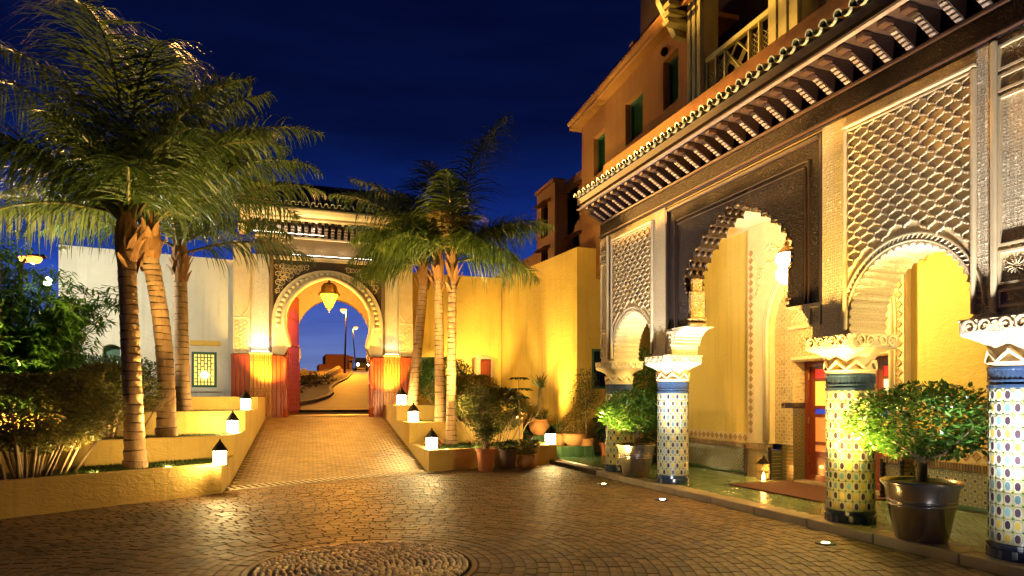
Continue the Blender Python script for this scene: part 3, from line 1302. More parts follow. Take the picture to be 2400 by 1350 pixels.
mb.build('niche_back', m_green, wl)
# ochre label above window and sill
mb = MB()
a, zt = u_at(444, 797)
b, zb = u_at(516, 811)
mb.plate([(a, zb), (b, zb), (b, zt), (a, zt)], [], -.05, -.002, fAB)
mb.build('lintel', m_ochre, wl)
win = MB()


def frame_bars(mb, u0, u1, z0, z1, t, n0, n1, fn):
    mb.plate([(u0, z0), (u1, z0), (u1, z1), (u0, z1)], [[(u0 + t, z0 + t), (u1 - t, z0 + t), (u1 - t, z1 - t), (u0 + t, z1 - t)]], n0, n1, fn)


frame_bars(win, wu0, wu1, wz0, wz1, .07, .0, .16, fAB)
winf = win.build('window', m_green, wl)
mb = MB()
uu0, uu1, zz0, zz1 = wu0 + .07, wu1 - .07, wz0 + .07, wz1 - .07
for i in range(1, 6):
    u = lerp(uu0, uu1, i / 6)
    mb.plate([(u - .015, zz0), (u + .015, zz0), (u + .015, zz1), (u - .015, zz1)], [], .06, .085, fAB)
for j in range(1, 10):
    z = lerp(zz0, zz1, j / 10)
    for i in range(6):
        if (i + j) % 2 == 0 or j in (1, 9):
            a, b = lerp(uu0, uu1, i / 6), lerp(uu0, uu1, (i + 1) / 6)
            mb.plate([(a + .015, z - .014), (b - .015, z - .014), (b - .015, z + .014), (a + .015, z + .014)], [], .06, .085, fAB)
mb.build('lattice', m_green, winf)
g_win = glow('lit_window', (1.0, .66, .14), .45)
mb = MB()
mb.plate([(uu0, zz0), (uu1, zz0), (uu1, zz1), (uu0, zz1)], [], .12, .13, fAB)
mb.build('pane', g_win, winf)
mb = MB()
um, zm = lerp(uu0, uu1, .52), lerp(zz0, zz1, .33)
pc = fAB(um, zm, .108)
mb.lathe([(0, -.10), (.09, -.07), (.12, 0), (.07, .08), (0, .10)], 12, pc)
mb.build('lamp_shade', glow('lit_shade', (1, .9, .55), 8.0), winf, smooth=True)
mb = MB()
mb.plate([(wu0 - .12, wz0 - .13), (wu1 + .1, wz0 - .13), (wu1 + .1, wz0 - .09), (wu0 - .12, wz0 - .09)], [], -.05, -.002, fAB)
mb.build('sill', m_white, wl)
cam_ = thing('security_camera', fAB(.10, 5.75, -.02), 'small white security camera at the top corner of the pale wall', 'camera')
mb = MB()
c0 = Vector(fAB(.10, 5.72, -.14))
mb.tube([c0 + Vector((-.06, .10, .03)), c0 + Vector((.06, -.12, -.04))], .055, 10)
mb.build('housing', m_white, cam_, smooth=True, angle=40)
mb = MB()
mb.tube([fAB(.10, 5.72, -.001), c0], .02, 6)
mb.build('bracket', m_white, cam_)

# ochre walls right of the gate
YW = 22.02
wr = thing('courtyard_wall', (5.7, YW, .5), 'tall yellow wall right of the gate with small arched opening behind the palms', 'wall')
n0 = on_y(1105, 882, YW)
n1 = on_y(1166, 832, YW)
g0 = on_y(988, 912, YW)
g1 = on_y(1043, 838, YW)
nich = [(n0.x, n0.z - .7), (n1.x, n0.z - .7), (n1.x, n1.z - .14)] + [(lerp(n1.x, n0.x, k / 10), n1.z - .14 + .14 * math.sin(PI * k / 10)) for k in range(1, 10)] + [(n0.x, n1.z - .14)]
hole = [(g0.x, g0.z), (g1.x, g0.z), (g1.x, g1.z), (g0.x, g1.z)]
mb = MB()
mb.plate([(4.07, 0), (7.285, 0), (7.285, 5.88), (4.07, 5.88)], [nich, hole], YW, YW + .4, fy)
mb.build('wall_face', m_ochre, wr)
mb = MB()
mb.box((n0.x - .3, YW + 1.0, n0.z - 1), (n1.x + .5, YW + 1.1, n1.z + .3))
mb.build('niche_back', m_cream, wr)
for x0, x1 in ((n0.x - .25, n0.x + .27), (n0.x + .62, n0.x + 1.0)):
    mb = MB()
    mb.cbox((x0, YW + .92, n0.z - .9), (x1, YW + .998, n1.z - .12), .02)
    mb.build('red_door', m_redwood, wr)
mb = MB()
frame_bars(mb, g0.x, g1.x, g0.z, g1.z, .06, YW, YW + .14, fy)
wf = mb.build('window', m_green, wr)
mb = MB()
mb.box((g0.x + .06, YW + .10, g0.z + .06), (g1.x - .06, YW + .11, g1.z - .06))
mb.build('pane', M('dim_glass', (.05, .07, .04), rough=.08), wf)
mb = MB()
for i in range(1, 4):
    x = lerp(g0.x, g1.x, i / 4)
    mb.box((x - .012, YW + .05, g0.z + .06), (x + .012, YW + .08, g1.z - .06))
mb.build('bar', m_green, wf)
# side wall running towards the portico, and its short end wall
C0, C1 = Vector((7.285, YW, 0)), Vector((7.78, 16.76, 0))
ws = thing('side_wall', (7.5, 19.4, .1), 'brightly lit yellow side wall between the gate court and the portico', 'wall')
mb = MB()
mb.add([(C0.x, C0.y + .4, 0), (C1.x, C1.y, 0), (C1.x + .4, C1.y + .4, 0), (C0.x + .4, C0.y + .4, 0),
        (C0.x, C0.y + .4, 5.87), (C1.x, C1.y, 5.87), (C1.x + .4, C1.y + .4, 5.87), (C0.x + .4, C0.y + .4, 5.87)],
       [(0, 1, 2, 3), (4, 5, 6, 7), (0, 1, 5, 4), (1, 2, 6, 5), (2, 3, 7, 6), (3, 0, 4, 7)])
mb.build('wall_face', m_ochre, ws)
e0 = on_y(1387, 911, C1.y)
e1 = on_y(1436, 819, C1.y)
mb = MB()
mb.plate([(C1.x + .003, 0), (14, 0), (14, 5.87), (C1.x + .003, 5.87)], [[(e0.x, e0.z), (e1.x, e0.z), (e1.x, e1.z), (e0.x, e1.z)]], C1.y + .003, C1.y + .35, fy)
mb.build('end_face', m_ochre, ws)
mb = MB()
frame_bars(mb, e0.x, e1.x, e0.z, e1.z, .06, C1.y - .03, C1.y + .2, fy)
wf = mb.build('window', m_green, ws)
mb = MB()
mb.box((e0.x + .06, C1.y + .15, e0.z + .06), (e1.x - .06, C1.y + .17, e1.z - .06))
mb.build('pane', M('dark_pane', (.02, .025, .018), rough=.1), wf)
mb = MB()
for i in range(1, 5):
    x = lerp(e0.x + .06, e1.x - .06, i / 5)
    mb.box((x - .008, C1.y + .05, e0.z + .06), (x + .008, C1.y + .07, e1.z - .06))
mb.build('bar', m_iron, wf)
lz0 = on_y(1379, 793, C1.y)
mb = MB()
mb.cbox((lz0.x, C1.y - .06, lz0.z - .04), (14, C1.y + .0, lz0.z + .04), .01)
mb.build('ledge', m_ochre, ws)
# ------------------------------------------------------------------ portico
PC = 8.2
XF, XB = 6.33, 6.90                    # front and back of the stucco facade
ZFL, ZIM, ZTOP = .10, 2.37, 4.97
port = thing('portico', (6.6, PC, ZFL), 'ornate stucco and dark wood portico on tiled columns with tiled eave', 'portico')


def fx(u, v, n):
    return (n, u, v)


def mir(y):
    return 2 * PC - y


# floor: stone edge strip and green herringbone tiles
fl = MB()
fl.box((6.22, 2.6, -.2), (9.6, 15.2, ZFL - .012))
flo = fl.build('portico_floor', m_joint, None)
tag(flo, kind='structure')
for k in range(10):
    mb = MB()
    y0, y1 = 2.62 + k * .98, 2.62 + (k + 1) * .98
    mb.cbox((6.20, y0 + .003, -.1), (6.52, y1 - .003, ZFL), .012)
    mb.build('edge_slab', m_stonecap, flo)
unit_ft = unit_block('floor_tile', m_floortile, .03)
specs = []
a_, b_ = .30, .075
for i in range(-60, 90):
    for j in range(-50, 90):
        # herringbone: pairs of tiles at right angles
        x = i * b_ + j * (a_ + 0)
        pass
tl, tw = .30, .075
for s in range(-80, 220):
    for t in range(-40, 60):
        # stair lattice
        ox = s * tw + t * tl
        oy = s * tw - t * tl
        for hor in (0, 1):
            cx = ox + (tl / 2 if hor else tw / 2)
            cy = oy + (tw / 2 if hor else tw + tl / 2)
            # rotate 45 degrees so the zigzag runs along the portico
            X = 6.55 + (cx - cy) * .7071 + 1.0
            Y = 2.8 + (cx + cy) * .7071
            if not (6.56 < X < 8.66 and 2.7 < Y < 13.2):
                continue
            if 7.35 < X and 7.35 < Y < 9.6:
                continue
            th = PI / 4 if hor else PI / 4 + PI / 2
            specs.append((Vector((X, Y, ZFL + rnd.uniform(-.001, .001))), (tl - .006, tw - .006, .012), Matrix.Rotation(th, 3, 'Z')))
lay(flo, 'tile', specs, unit_ft, m_floortile, rest='tile_field')
gf = MB()
gf.box((6.52, 12.46, -.15), (9.7, 16.76, .088))
gfo = gf.build('garden_floor', m_joint, None)
tag(gfo, kind='structure')
specs = []
for i in range(22):
    for j in range(30):
        X, Y = 6.58 + i * .14, 13.3 + j * .117
        if Y < 16.7:
            specs.append((Vector((X + (.07 if j % 2 else 0), Y, .1)), (.134, .111, .012), Matrix.Identity(3)))
lay(gfo, 'tile', specs, unit_block('green_tile', m_gtile, .04), m_gtile, rest='tile_field')
gk = MB()
gk.cbox((6.45, 12.5, -.1), (6.53, 15.2, .10), .01)
gk.build('edge_slab', m_stonecap, gfo)

V = Vector
po = Vector(port.location)
# --- columns
CRD = .268


def make_column(y):
    sh = MB()
    sh.lathe([(CRD, .10), (CRD, 1.92)], 40, (6.6, y, 0))
    col = sh.build('column', m_zelbase, port, smooth=True, angle=40)
    b = MB()
    b.lathe([(CRD + .022, .10), (CRD + .022, .19), (CRD + .010, .20), (CRD + .010, .215), (CRD + .02, .22), (CRD + .02, .245), (CRD + .002, .25)], 44, (6.6, y, 0),
            wob=lambda th, z: -.006 if int(th / (2 * PI) * 44 + .5) % 2 and z < .2 else 0)
    b.build('base_band', m_zblue, col)
    b = MB()
    b.lathe([(CRD + .002, 1.70), (CRD + .016, 1.705), (CRD + .016, 1.735), (CRD + .004, 1.74), (CRD + .004, 1.76), (CRD + .014, 1.765), (CRD + .014, 1.78),
             (CRD + .008, 1.785), (CRD + .008, 1.87), (CRD + .016, 1.875), (CRD + .016, 1.90), (CRD, 1.905)], 88, (6.6, y, 0),
            wob=lambda th, z: -.007 if int(th / (2 * PI) * 88 + .5) % 2 and 1.78 < z < 1.872 else 0)
    b.build('neck_band', m_zblue, col)
    # carved capital: leaf band, flare and block
    c = MB()
    c.lathe([(CRD - .004, 1.90), (CRD + .012, 1.905), (CRD + .012, 1.935), (CRD - .01, 1.94), (CRD - .012, 2.02), (CRD + .0, 2.08)], 40, (6.6, y, 0))
    n = 48
    rings = []
    for t in range(7):
        q = t / 6
        z = 2.08 + .13 * q
        f = q ** 1.6
        ring = []
        for k in range(n):
            th = 2 * PI * k / n
            cx, sx = math.cos(th), math.sin(th)
            sq = .352 / max(abs(cx), abs(sx))
            r = lerp(CRD, sq * (1 - .06 * (1 - q)), f)
            ring.append((6.6 + r * cx, y + r * sx, z))
        rings.append(ring)
    vs = [p for r in rings for p in r]
    fs = [(i * n + k, i * n + (k + 1) % n, (i + 1) * n + (k + 1) % n, (i + 1) * n + k) for i in range(6) for k in range(n)]
    c.add(vs, fs)
    cap = c.build('capital', m_cream, col, smooth=True, angle=35)
    lb = MB()
    pts = []
    for k in range(145):
        th = 2 * PI * k / 144
        s = math.sin(8 * th)
        c2 = math.sin(16 * th)
        pts.append((6.6 + (CRD + .012) * math.cos(th + .062 * c2), y + (CRD + .012) * math.sin(th + .062 * c2), 2.01 + .058 * s))
    lb.tube(pts, .019, 6, cap=False)
    lb.tube([(6.6 + (CRD + .01) * math.cos(2 * PI * k / 48), y + (CRD + .01) * math.sin(2 * PI * k / 48), 1.945) for k in range(49)], .012, 5, cap=False)
    lb.build('leaf_band', m_cream, cap, smooth=True)
    ab = MB()
    ab.cbox((6.6 - .365, y - .365, 2.21), (6.6 + .365, y + .365, ZIM), .02)
    blk = ab.build('impost', m_stucco2, col)
    # scrolls carved on the block faces
    sc = MB()
    for face in range(4):
        tmp = MB()
        for q in (-1, 1):
            scroll(tmp, (q * .26, 2.285), .064, 0 if q > 0 else PI, q, 0, .017, leaves=False)
            scroll(tmp, (q * .11, 2.285), .058, PI if q > 0 else 0, -q, 0, .016, leaves=False)
            tmp.tube([(q * .36, -.005, 2.345), (q * .2, -.005, 2.24), (0, -.005, 2.33)], .013, 5)
        tmp.tube([(-.39, -.004, 2.355), (.39, -.004, 2.355)], .012, 5)
        R = Matrix.Translation((6.6, y, 0)) @ Matrix.Rotation(face * PI / 2, 4, 'Z') @ Matrix.Translation((0, -.365, 0)) @ Matrix.Diagonal((.91, 1, 1, 1))
        sc.add([R @ Vector(p) for p in tmp.v], tmp.f)
    sc.build('scroll_carving', m_cream, blk)
    # mosaic: one tile per medallion, small squares between
    NCOL, NROW = 22, 12
    meshes = []
    for m in (m_zdark, m_zyel, m_zteal, m_zgreen):
        t = MB()
        w, h = .036, .057
        o8 = [(-w, -h * .45), (-w * .5, -h), (w * .5, -h), (w, -h * .45), (w, h * .45), (w * .5, h), (-w * .5, h), (-w, h * .45)]
        i8 = [(a * .86, b_ * .9) for a, b_ in o8]
        vs = [(0.0, a, b_) for a, b_ in o8] + [(.006, a, b_) for a, b_ in i8]
        j8 = [(.006, a * .60, b_ * .66) for a, b_ in o8]
        vs = vs + j8
        t.add(vs, [(16, 17, 18, 19, 20, 21, 22, 23)], 0)
        t.add(vs, [(k, (k + 1) % 8, 8 + (k + 1) % 8, 8 + k) for k in range(8)] + [(8 + k, 8 + (k + 1) % 8, 16 + (k + 1) % 8, 16 + k) for k in range(8)], 1)
        o = t.build('tile', [m, m_zwhite], None, fix=False)
        meshes.append(o.data)
        bpy.data.objects.remove(o)
    base = wpos(col)
    inf = MB()
    r3 = random.Random(int(y * 10))
    for j in range(NROW):
        z = .25 + (j + .5) * (1.45 / NROW)
        for k in range(NCOL):
            th = 2 * PI * (k + .5) / NCOL
            if (k + j) % 2 == 0:
                m = 0
            else:
                m = r3.choice((1, 1, 2, 3, 1, 2))
            put('tile', meshes[m], col, Vector((6.6 + CRD * math.cos(th), y + CRD * math.sin(th), z)) - base, (0, 0, th))
            # infill squares at the cell corners
            th2 = th + PI / NCOL
            zz = z + .725 / NROW
            if j < NROW - 1:
                q = .013
                ct, st = math.cos(th2), math.sin(th2)
                vs = []
                for a, b_, d_ in ((-q, 0, 0), (0, -q, 0), (q, 0, 0), (0, q, 0), (0, 0, .006)):
                    rr = CRD + d_
                    vs.append((6.6 + rr * ct - a * st, y + rr * st + a * ct, zz + b_))
                inf.add(vs, [(0, 1, 4), (1, 2, 4), (2, 3, 4), (3, 0, 4)])
    o = inf.build('tile_infill', m_zgreen, col)
    o['kind'] = 'stuff'
    return col


c4 = make_column(4.25)
for y in (6.25, 10.15, 12.15):
    c = copy_tree(c4, port)
    c.location = (0, y - 4.25, 0)

# --- side arch bays
ZS = 2.50


def side_bay(yc, y0, y1):
    R = .745
    pts = []
    NL = 27
    a0 = -.16
    steps = NL * 5
    for k in range(steps + 1):
        q = k / steps
        a = PI - a0 - (PI - 2 * a0) * q
        r = R - .034 * (1 - abs(math.sin(NL * PI * q)) ** .8)
        pts.append((yc + r * math.cos(a), ZS + r * math.sin(a) * 1.03))
    left, right = pts[0], pts[-1]
    outer = [(y0, ZIM + .002), (left[0] + .0, ZIM + .002)] + pts + [(right[0], ZIM + .002), (y1, ZIM + .002), (y1, ZTOP), (y0, ZTOP)]
    mb = MB()
    mb.plate(outer, [], XF, XB, fx)
    bay = mb.build('arch_bay', m_stucco, port)
    # panel ground and frame round the lattice
    px0, px1 = yc - .78, yc + .80
    fm = MB()
    for u0, u1, v0, v1 in ((px0, px0 + .045, ZIM + .05, 4.80), (px1 - .045, px1, ZIM + .05, 4.80)):
        fm.cbox((XF - .05, u0, v0), (XF - .001, u1, v1), .012)
    fm.cbox((XF - .055, px0 - .004, 4.80), (XF - .001, px1 + .004, 4.85), .015)
    fm.cbox((XF - .035, px0 + .05, 4.755), (XF - .001, px1 - .05, 4.795), .012)
    fm.build('panel_frame', m_cream, bay)
    # carved band round the arch head
    ar = MB()
    for r, t in ((R + .10, .018), (R + .03, .012)):
        ar.tube([(XF - .006, yc + r * math.cos(PI - .12 * 0 - PI * k / 40), ZS + r * 1.03 * math.sin(PI * k / 40)) for k in range(41)], t, 6)
    for k in range(44):
        a = PI * (k + .5) / 44
        r = R + .066
        ar.tube([(XF - .008, yc + (r - .02) * math.cos(a), ZS + (r - .02) * 1.03 * math.sin(a)), (XF - .008, yc + (r + .02) * math.cos(a + .03), ZS + (r + .02) * 1.03 * math.sin(a + .03))], .010, 4)
    ar.build('arch_moulding', m_cream, bay)
    # interlaced lattice in relief
    lt = MB()
    hw, hh = .092, .083

    def rib(p, q, sg):
        for side in (0,):
            pa, pb = Vector((p[0], p[1])), Vector((q[0], q[1]))
            dv = pb - pa
            nv = Vector((-dv.y, dv.x))
            N = 7
            c = []
            for i in range(N + 1):
                t = i / N
                off = sg * (.10 * math.sin(2 * PI * t) - .05 * math.sin(6 * PI * t))
                c.append(pa + dv * t + nv * off * .8)
            hw_ = .0125
            vs, fs = [], []
            for i in range(N + 1):
                tng = (c[min(i + 1, N)] - c[max(i - 1, 0)]).normalized()
                n_ = Vector((-tng.y, tng.x))
                for o_, dep in ((-hw_, 0), (-hw_ * .55, .032), (hw_ * .55, .032), (hw_, 0)):
                    s = c[i] + n_ * o_
                    vs.append((XF - dep, s.x, s.y))
            for i in range(N):
                for k in range(3):
                    fs.append((4 * i + k, 4 * i + k + 1, 4 * i + k + 5, 4 * i + k + 4))
            lt.add(vs, fs)
    u0, u1, v0, v1 = px0 + .045, px1 - .045, ZIM + .08, 4.76
    ni, nj = int((u1 - u0) / hw) + 2, int((v1 - v0) / hh) + 2
    for i in range(-1, ni):
        for j in range(-1, nj):
            if (i + j) % 2:
                continue
            p = (u0 + i * hw, v0 + j * hh)
            for di in (-1, 1):
                q = (u0 + (i + di) * hw, v0 + (j + 1) * hh)
                mid = ((p[0] + q[0]) / 2, (p[1] + q[1]) / 2)
                if not (u0 + .01 < mid[0] < u1 - .01 and v0 < mid[1] < v1 - .01):
                    continue
                if min(p[0], q[0]) < u0 - .02 or max(p[0], q[0]) > u1 + .02:
                    continue
                if math.hypot(mid[0] - yc, (mid[1] - ZS) / 1.03) < R + .15 or (abs(mid[0] - yc) < R + .06 and mid[1] < ZS):
                    continue
                rib(p, q, di)
    lt.build('lattice_relief', m_cream, bay)
    return bay


side_bay(5.27, 3.97, 6.42)
side_bay(mir(5.27), mir(6.42), mir(3.97))
# plain ground behind the lattice
for yc in (5.27, mir(5.27)):
    pts = []
    for k in range(41):
        a = PI * k / 40
        pts.append((yc + .81 * math.cos(PI - a), ZS + .81 * 1.03 * math.sin(a)))
    mb = MB()
    mb.plate([(yc - .735, ZS + .34)] + [p for p in pts if abs(p[0] - yc) < .73] + [(yc + .755, ZS + .36), (yc + .755, 4.755), (yc - .735, 4.755)], [], XF - .006, XF - .0015, fx)
    mb.build('lattice_ground', m_cream, port)

# pier faces: framed carved strips with small panels (outer ends of both bays)
for ys in ((3.99, 4.28), (mir(4.28), mir(3.99))):
    for z0, z1 in ((2.45, 2.62), (2.66, 2.98), (3.02, 4.42), (4.46, 4.62), (4.66, 4.9)):
        mb = MB()
        frame_bars(mb, ys[0], ys[1], z0, z1, .025, XF - .03, XF - .001, fx)
        mb.build('panel_frame', m_cream, port)
        if z1 - z0 < .4:
            mb = MB()
            cy, cz = (ys[0] + ys[1]) / 2, (z0 + z1) / 2
            for k in range(12):
                a = 2 * PI * k / 12
                r = min(.09, (z1 - z0) / 2 - .03)
                mb.tube([(XF - .004, cy + .02 * math.cos(a), cz + .02 * math.sin(a)), (XF - .010, cy + r * .6 * math.cos(a + .12), cz + r * .6 * math.sin(a + .12)), (XF - .004, cy + r * math.cos(a), cz + r * math.sin(a))], .006, 4)
            mb.build('rosette', m_cream, port)
for y in (4.315, mir(4.315)):
    mb = MB()
    mb.cbox((XF - .055, y - .03, 2.40), (XF - .001, y + .03, 4.96), .014)
    mb.build('corner_roll', m_cream, port)

mb = MB()
mb.cbox((XF + .004, 2.2, ZFL), (XB - .004, 3.962, ZTOP - .004), .02)
mb.build('end_pier', m_stucco, port)
# --- central bay: corbels, wooden panel with stepped arch
Y0, Y1 = 6.425, mir(6.425)
ZW = 2.82
for s in (1, -1):
    f = (lambda y: y) if s > 0 else mir
    a, b = f(6.425), f(7.02)
    pts = [(f(6.425), ZIM + .002), (f(6.60), ZIM + .002), (f(6.60), ZIM + .16)]
    NL = 7
    for k in range(NL * 4 + 1):
        q = k / (NL * 4)
        an = q * PI / 2
        r = .40 - .022 * (1 - abs(math.sin(NL * PI * q)) ** .8)
        pts.append((f(7.06 - .0 - r * math.cos(an) * 1.0), ZIM + .16 + (.29) * math.sin(an) * r / .40))
    pts += [(f(7.06), ZW), (f(6.425), ZW)]
    mb = MB()
    mb.plate(pts, [], XF + .02, XB - .02, fx)
    cb = mb.build('corbel', m_stucco, port)
    mb = MB()
    frame_bars(mb, min(f(6.45), f(6.64)), max(f(6.45), f(6.64)), ZIM + .16, ZW - .05, .02, XF - .005, XF + .019, fx)
    cy, cz = f(6.545), ZIM + .275
    for k in range(14):
        an = 2 * PI * k / 14
        mb.tube([(XF + .015, cy + .015 * math.cos(an), cz + .015 * math.sin(an)), (XF + .008, cy + .045 * math.cos(an + .15), cz + .045 * math.sin(an + .15)), (XF + .015, cy + .07 * math.cos(an), cz + .07 * math.sin(an))], .006, 4)
    mb.build('rosette', m_cream, cb)
# wooden stepped arch
side = []
base_pts = [(9.36, 2.82), (9.36, 3.30), (9.40, 3.42), (9.40, 3.66), (9.22, 3.90), (9.02, 4.08), (8.82, 4.22), (8.62, 4.34), (8.40, 4.42), (8.24, 4.50)]


def stepped(pts):
    out = [pts[0], pts[1]]
    for (ya, za), (yb, zb) in zip(pts[1:], pts[2:]):
        m = 2 if za < 3.7 else 1
        for k in range(m):
            q0, q1 = k / m, (k + 1) / m
            yA, zA, yB, zB = lerp(ya, yb, q0), lerp(za, zb, q0), lerp(ya, yb, q1), lerp(za, zb, q1)
            # small foil: bulges out of the opening, then a step
            for i in range(1, 6):
                t = i / 5
                bulge = .06 * math.sin(PI * t)
                out.append((lerp(yA, yB, t) + bulge * .8, lerp(zA, zB, t) + bulge * .7))
            out.append((yB - .02, zB - .035))
    return out


hl = stepped(base_pts)
tip = [(8.22, 4.56), (8.2, 4.60), (8.18, 4.56)]
hr = [(mir(y), z) for y, z in hl][::-1]
openw = hl + tip + hr                                   # far foot -> apex -> near foot
outer = [(Y1, ZW), ] + [(openw[0][0], ZW)] + openw[1:-1] + [(openw[-1][0], ZW), (Y0, ZW), (Y0, ZTOP), (Y1, ZTOP)]
XW0, XW1 = XF + .05, XF + .40
mb = MB()
mb.plate(outer, [], XW0, XW1, fx)
wp = mb.build('wood_panel', m_wood, port)
# crest beads along the stepped edge, lamp light put in as gold colour
mb = MB()
for (ya, za), (yb, zb) in list(zip(hl[2::6], hl[6::6])) + list(zip(hr[1::6], hr[6::6])):
    mb.lathe([(0, -.02), (.018, -.01), (.02, .01), (0, .03)], 6, (XW0 - .006, (ya + yb) / 2 + (.012 if ya > PC else -.012), (za + zb) / 2 + .035))
mb.build('crest_bead', m_jamb, wp, smooth=True)
# rows of small hanging niches on the soffit
mb = MB()
mb.lathe([(0, -.055), (.03, -.03), (.045, .02), (0, .05)], 6)
o = mb.build('hanging_niche', m_woodp, None, smooth=True)
nim = o.data
bpy.data.objects.remove(o)
for path in (hl, hr):
    for r_ in range(3):
        x = XW0 + .06 + r_ * .12
        for i in range(3, len(path) - 2, 6):
            y, z = path[i]
            put('hanging_niche', nim, wp, V((x, y - (.02 if y > PC else -.02), z - .02)) - po)
# frames on the panel
mb = MB()
b4 = MB()
# the frame bottom must not cross the opening: build three sided frames
for t, dep, wd in ((.0, .05, .06), (.24, .03, .03), (.31, .03, .018)):
    zt = ZTOP - .04 - t * 1.05
    b4.cbox((XW0 - dep, Y0 + t, ZW + .002), (XW0 - .001, Y0 + t + wd, zt), .01)
    b4.cbox((XW0 - dep, Y1 - t - wd, ZW + .002), (XW0 - .001, Y1 - t, zt), .01)
    b4.cbox((XW0 - dep, Y0 + t + wd + .002, zt - wd), (XW0 - .001, Y1 - t - wd - .002, zt), .01)
b4.build('panel_frame', m_woodp, wp)
# jambs, with gold lamplight put into their colour
for s in (1, -1):
    f = (lambda y: y) if s > 0 else mir
    ys = sorted((f(9.37), f(9.30)))
    mb = MB()
    mb.cbox((XW0 + .01, ys[0], ZW + .14), (XW1 - .05, ys[1], 3.40), .015)
    mb.cbox((XW0 - .01, ys[0] - .015, ZW + .0), (XW1 - .03, ys[1] + .015, ZW + .05), .015)
    mb.cbox((XW0 - .01, ys[0] - .02, ZW + .09), (XW1 - .03, ys[1] + .02, ZW + .14), .015)
    mb.cbox((XW0 + .04, ys[0] + .01, 3.40), (XW1 - .09, ys[1] - .01, 3.62), .02)
    jb = mb.build('lit_gold_jamb', m_jamb, wp)

# --- beam, brackets, fascia, eave
EY0, EY1 = 2.2, 12.42
mb = MB()
mb.box((XF - .03, EY0, ZTOP), (XB, EY1, 5.30))
mb.build('beam', m_wood, port)
mb = MB()
mb.cbox((XF - .075, EY0, 4.985), (XF - .031, EY1 + .01, 5.02), .01)
mb.cbox((XF - .065, EY0, 5.25), (XF - .031, EY1 + .01, 5.30), .012)
mb.build('beam_moulding', m_wooded, port)
mb = MB()
mb.box((XF + .02, EY0, 5.302), (XB, EY1, 5.60))
mb.build('frieze_board', m_bracket, port)
pf = [(XF + .02, 5.30), (XF - .07, 5.30), (XF - .34, 5.46), (XF - .40, 5.46), (XF - .40, 5.50), (XF - .46, 5.50), (XF - .46, 5.542), (XF + .02, 5.542)]
mb = MB()
mb.plate(pf, [], -.045, .045, lambda u, v, n: (u, n, v))
o = mb.build('bracket', m_bracket, None)
brm = o.data
bpy.data.objects.remove(o)
dd = Vector((-.27, 0, .16)).normalized()
nn_ = Vector((-.16, 0, -.27)).normalized()
bks = []
for k in range(5):
    mb = MB()
    fr = Matrix((dd, Vector((0, 1, 0)), nn_)).transposed()
    mb.cbox((-.019, -.036, -.006), (.019, .036, .014), .006, mat=None)
    q = Vector((XF - .07, 0, 5.30)) + dd * (.032 + k * .058) + nn_ * .004
    mb.v = [tuple(fr @ Vector(p) + q) for p in mb.v]
    o = mb.build('painted_block', m_block, None)
    bks.append(o.data)
    bpy.data.objects.remove(o)
mb = MB()
mb.cbox((XF - .49, -.056, 5.468), (XF - .36, .056, 5.540), .012)
o = mb.build('bracket_cap', m_wooded, None)
capm = o.data
bpy.data.objects.remove(o)
k = 0
y = 3.0
while y < 12.36:
    b = put('bracket', brm, port, Vector((0, y, 0)) - Vector(port.location))
    for m in bks:
        put('painted_block', m, b, (0, 0, 0))
    put('bracket_cap', capm, b, (0, 0, 0))
    y += .268
mb = MB()
mb.plate([(XF - .50, 5.545), (XF - .50, 5.60), (XF - .56, 5.62), (XF - .56, 5.735), (XF + .6, 6.05), (XF + .6, 5.545)], [], EY0, EY1, lambda u, v, n: (u, n, v))
mb.build('fascia', m_woodp, port)
mb = MB()
mb.cbox((XF - .575, EY0, 5.525), (XF - .51, EY1 + .01, 5.545), .008)
mb.build('fascia_moulding', m_block, port)
mb = MB()
mb.plate([(XF - .30, 5.54), (XF - .30, 5.44), (XF + .02, 5.30), (XF + .02, 5.54)], [], EY1 - .09, EY1 + .0, lambda u, v, n: (u, n, v))
mb.build('end_board', m_wooded, port)
et = barrel('eave_tile', .056, .75, m_roof, m_rooflip)
ea = math.atan2(.34, 1.16)
k = 0
y = 2.9
ys = []
while y < 12.40:
    put('roof_tile', et, port, Vector((XF - .61, y, 5.80)) - Vector(port.location), (ea, 0, -PI / 2))
    ys.append(y)
    y += .2065
tpm = trough('trough_tile', .050, .12)
for y in ys[:-1]:
    put('trough_tile', tpm, port, Vector((XF - .61, y + .10325, 5.80)) - Vector(port.location), (0, 0, -PI / 2))
# orange parapet above the eave
mb = MB()
mb.cbox((XF + .02, EY0, 6.0), (XF + .30, EY1 - .02, 6.53), .03)
mb.build('parapet', m_orange, port)
mb = MB()
mb.box((XF + .02, EY0, 4.95), (9.2, EY1, 5.0))
mb.build('ceiling', m_cream, port)
mb = MB()
mb.box((XF + .02, EY1 - .3, 5.0), (9.2, EY1 - .02, 6.2))
mb.build('end_wall', m_woodp, port)
mb = MB()
mb.box((XF + .3, EY0, 6.1), (9.2, EY1 - .02, 6.2))
mb.build('terrace_slab', m_tan, port)

# added unseen fittings on the impost ledges of two piers, lighting the side arches
for x_, y_, ya in ((6.84, 4.60, 5.9), (6.84, 10.46, 11.7)):
    mb = MB()
    mb.lathe([(.035, 2.372), (.04, 2.39), (.03, 2.40), (0, 2.40)], 12, (x_, y_, 0))
    f_ = mb.build('added_arch_light', glow('added_arch_lens', (1, .8, .4), 6), port)
    light('SPOT', 'spot_light', (x_, y_ + .01, 2.43), f_, 42, (1, .78, .34), .03, aim=(6.6, ya, 2.95), cone=150, blend=.6)
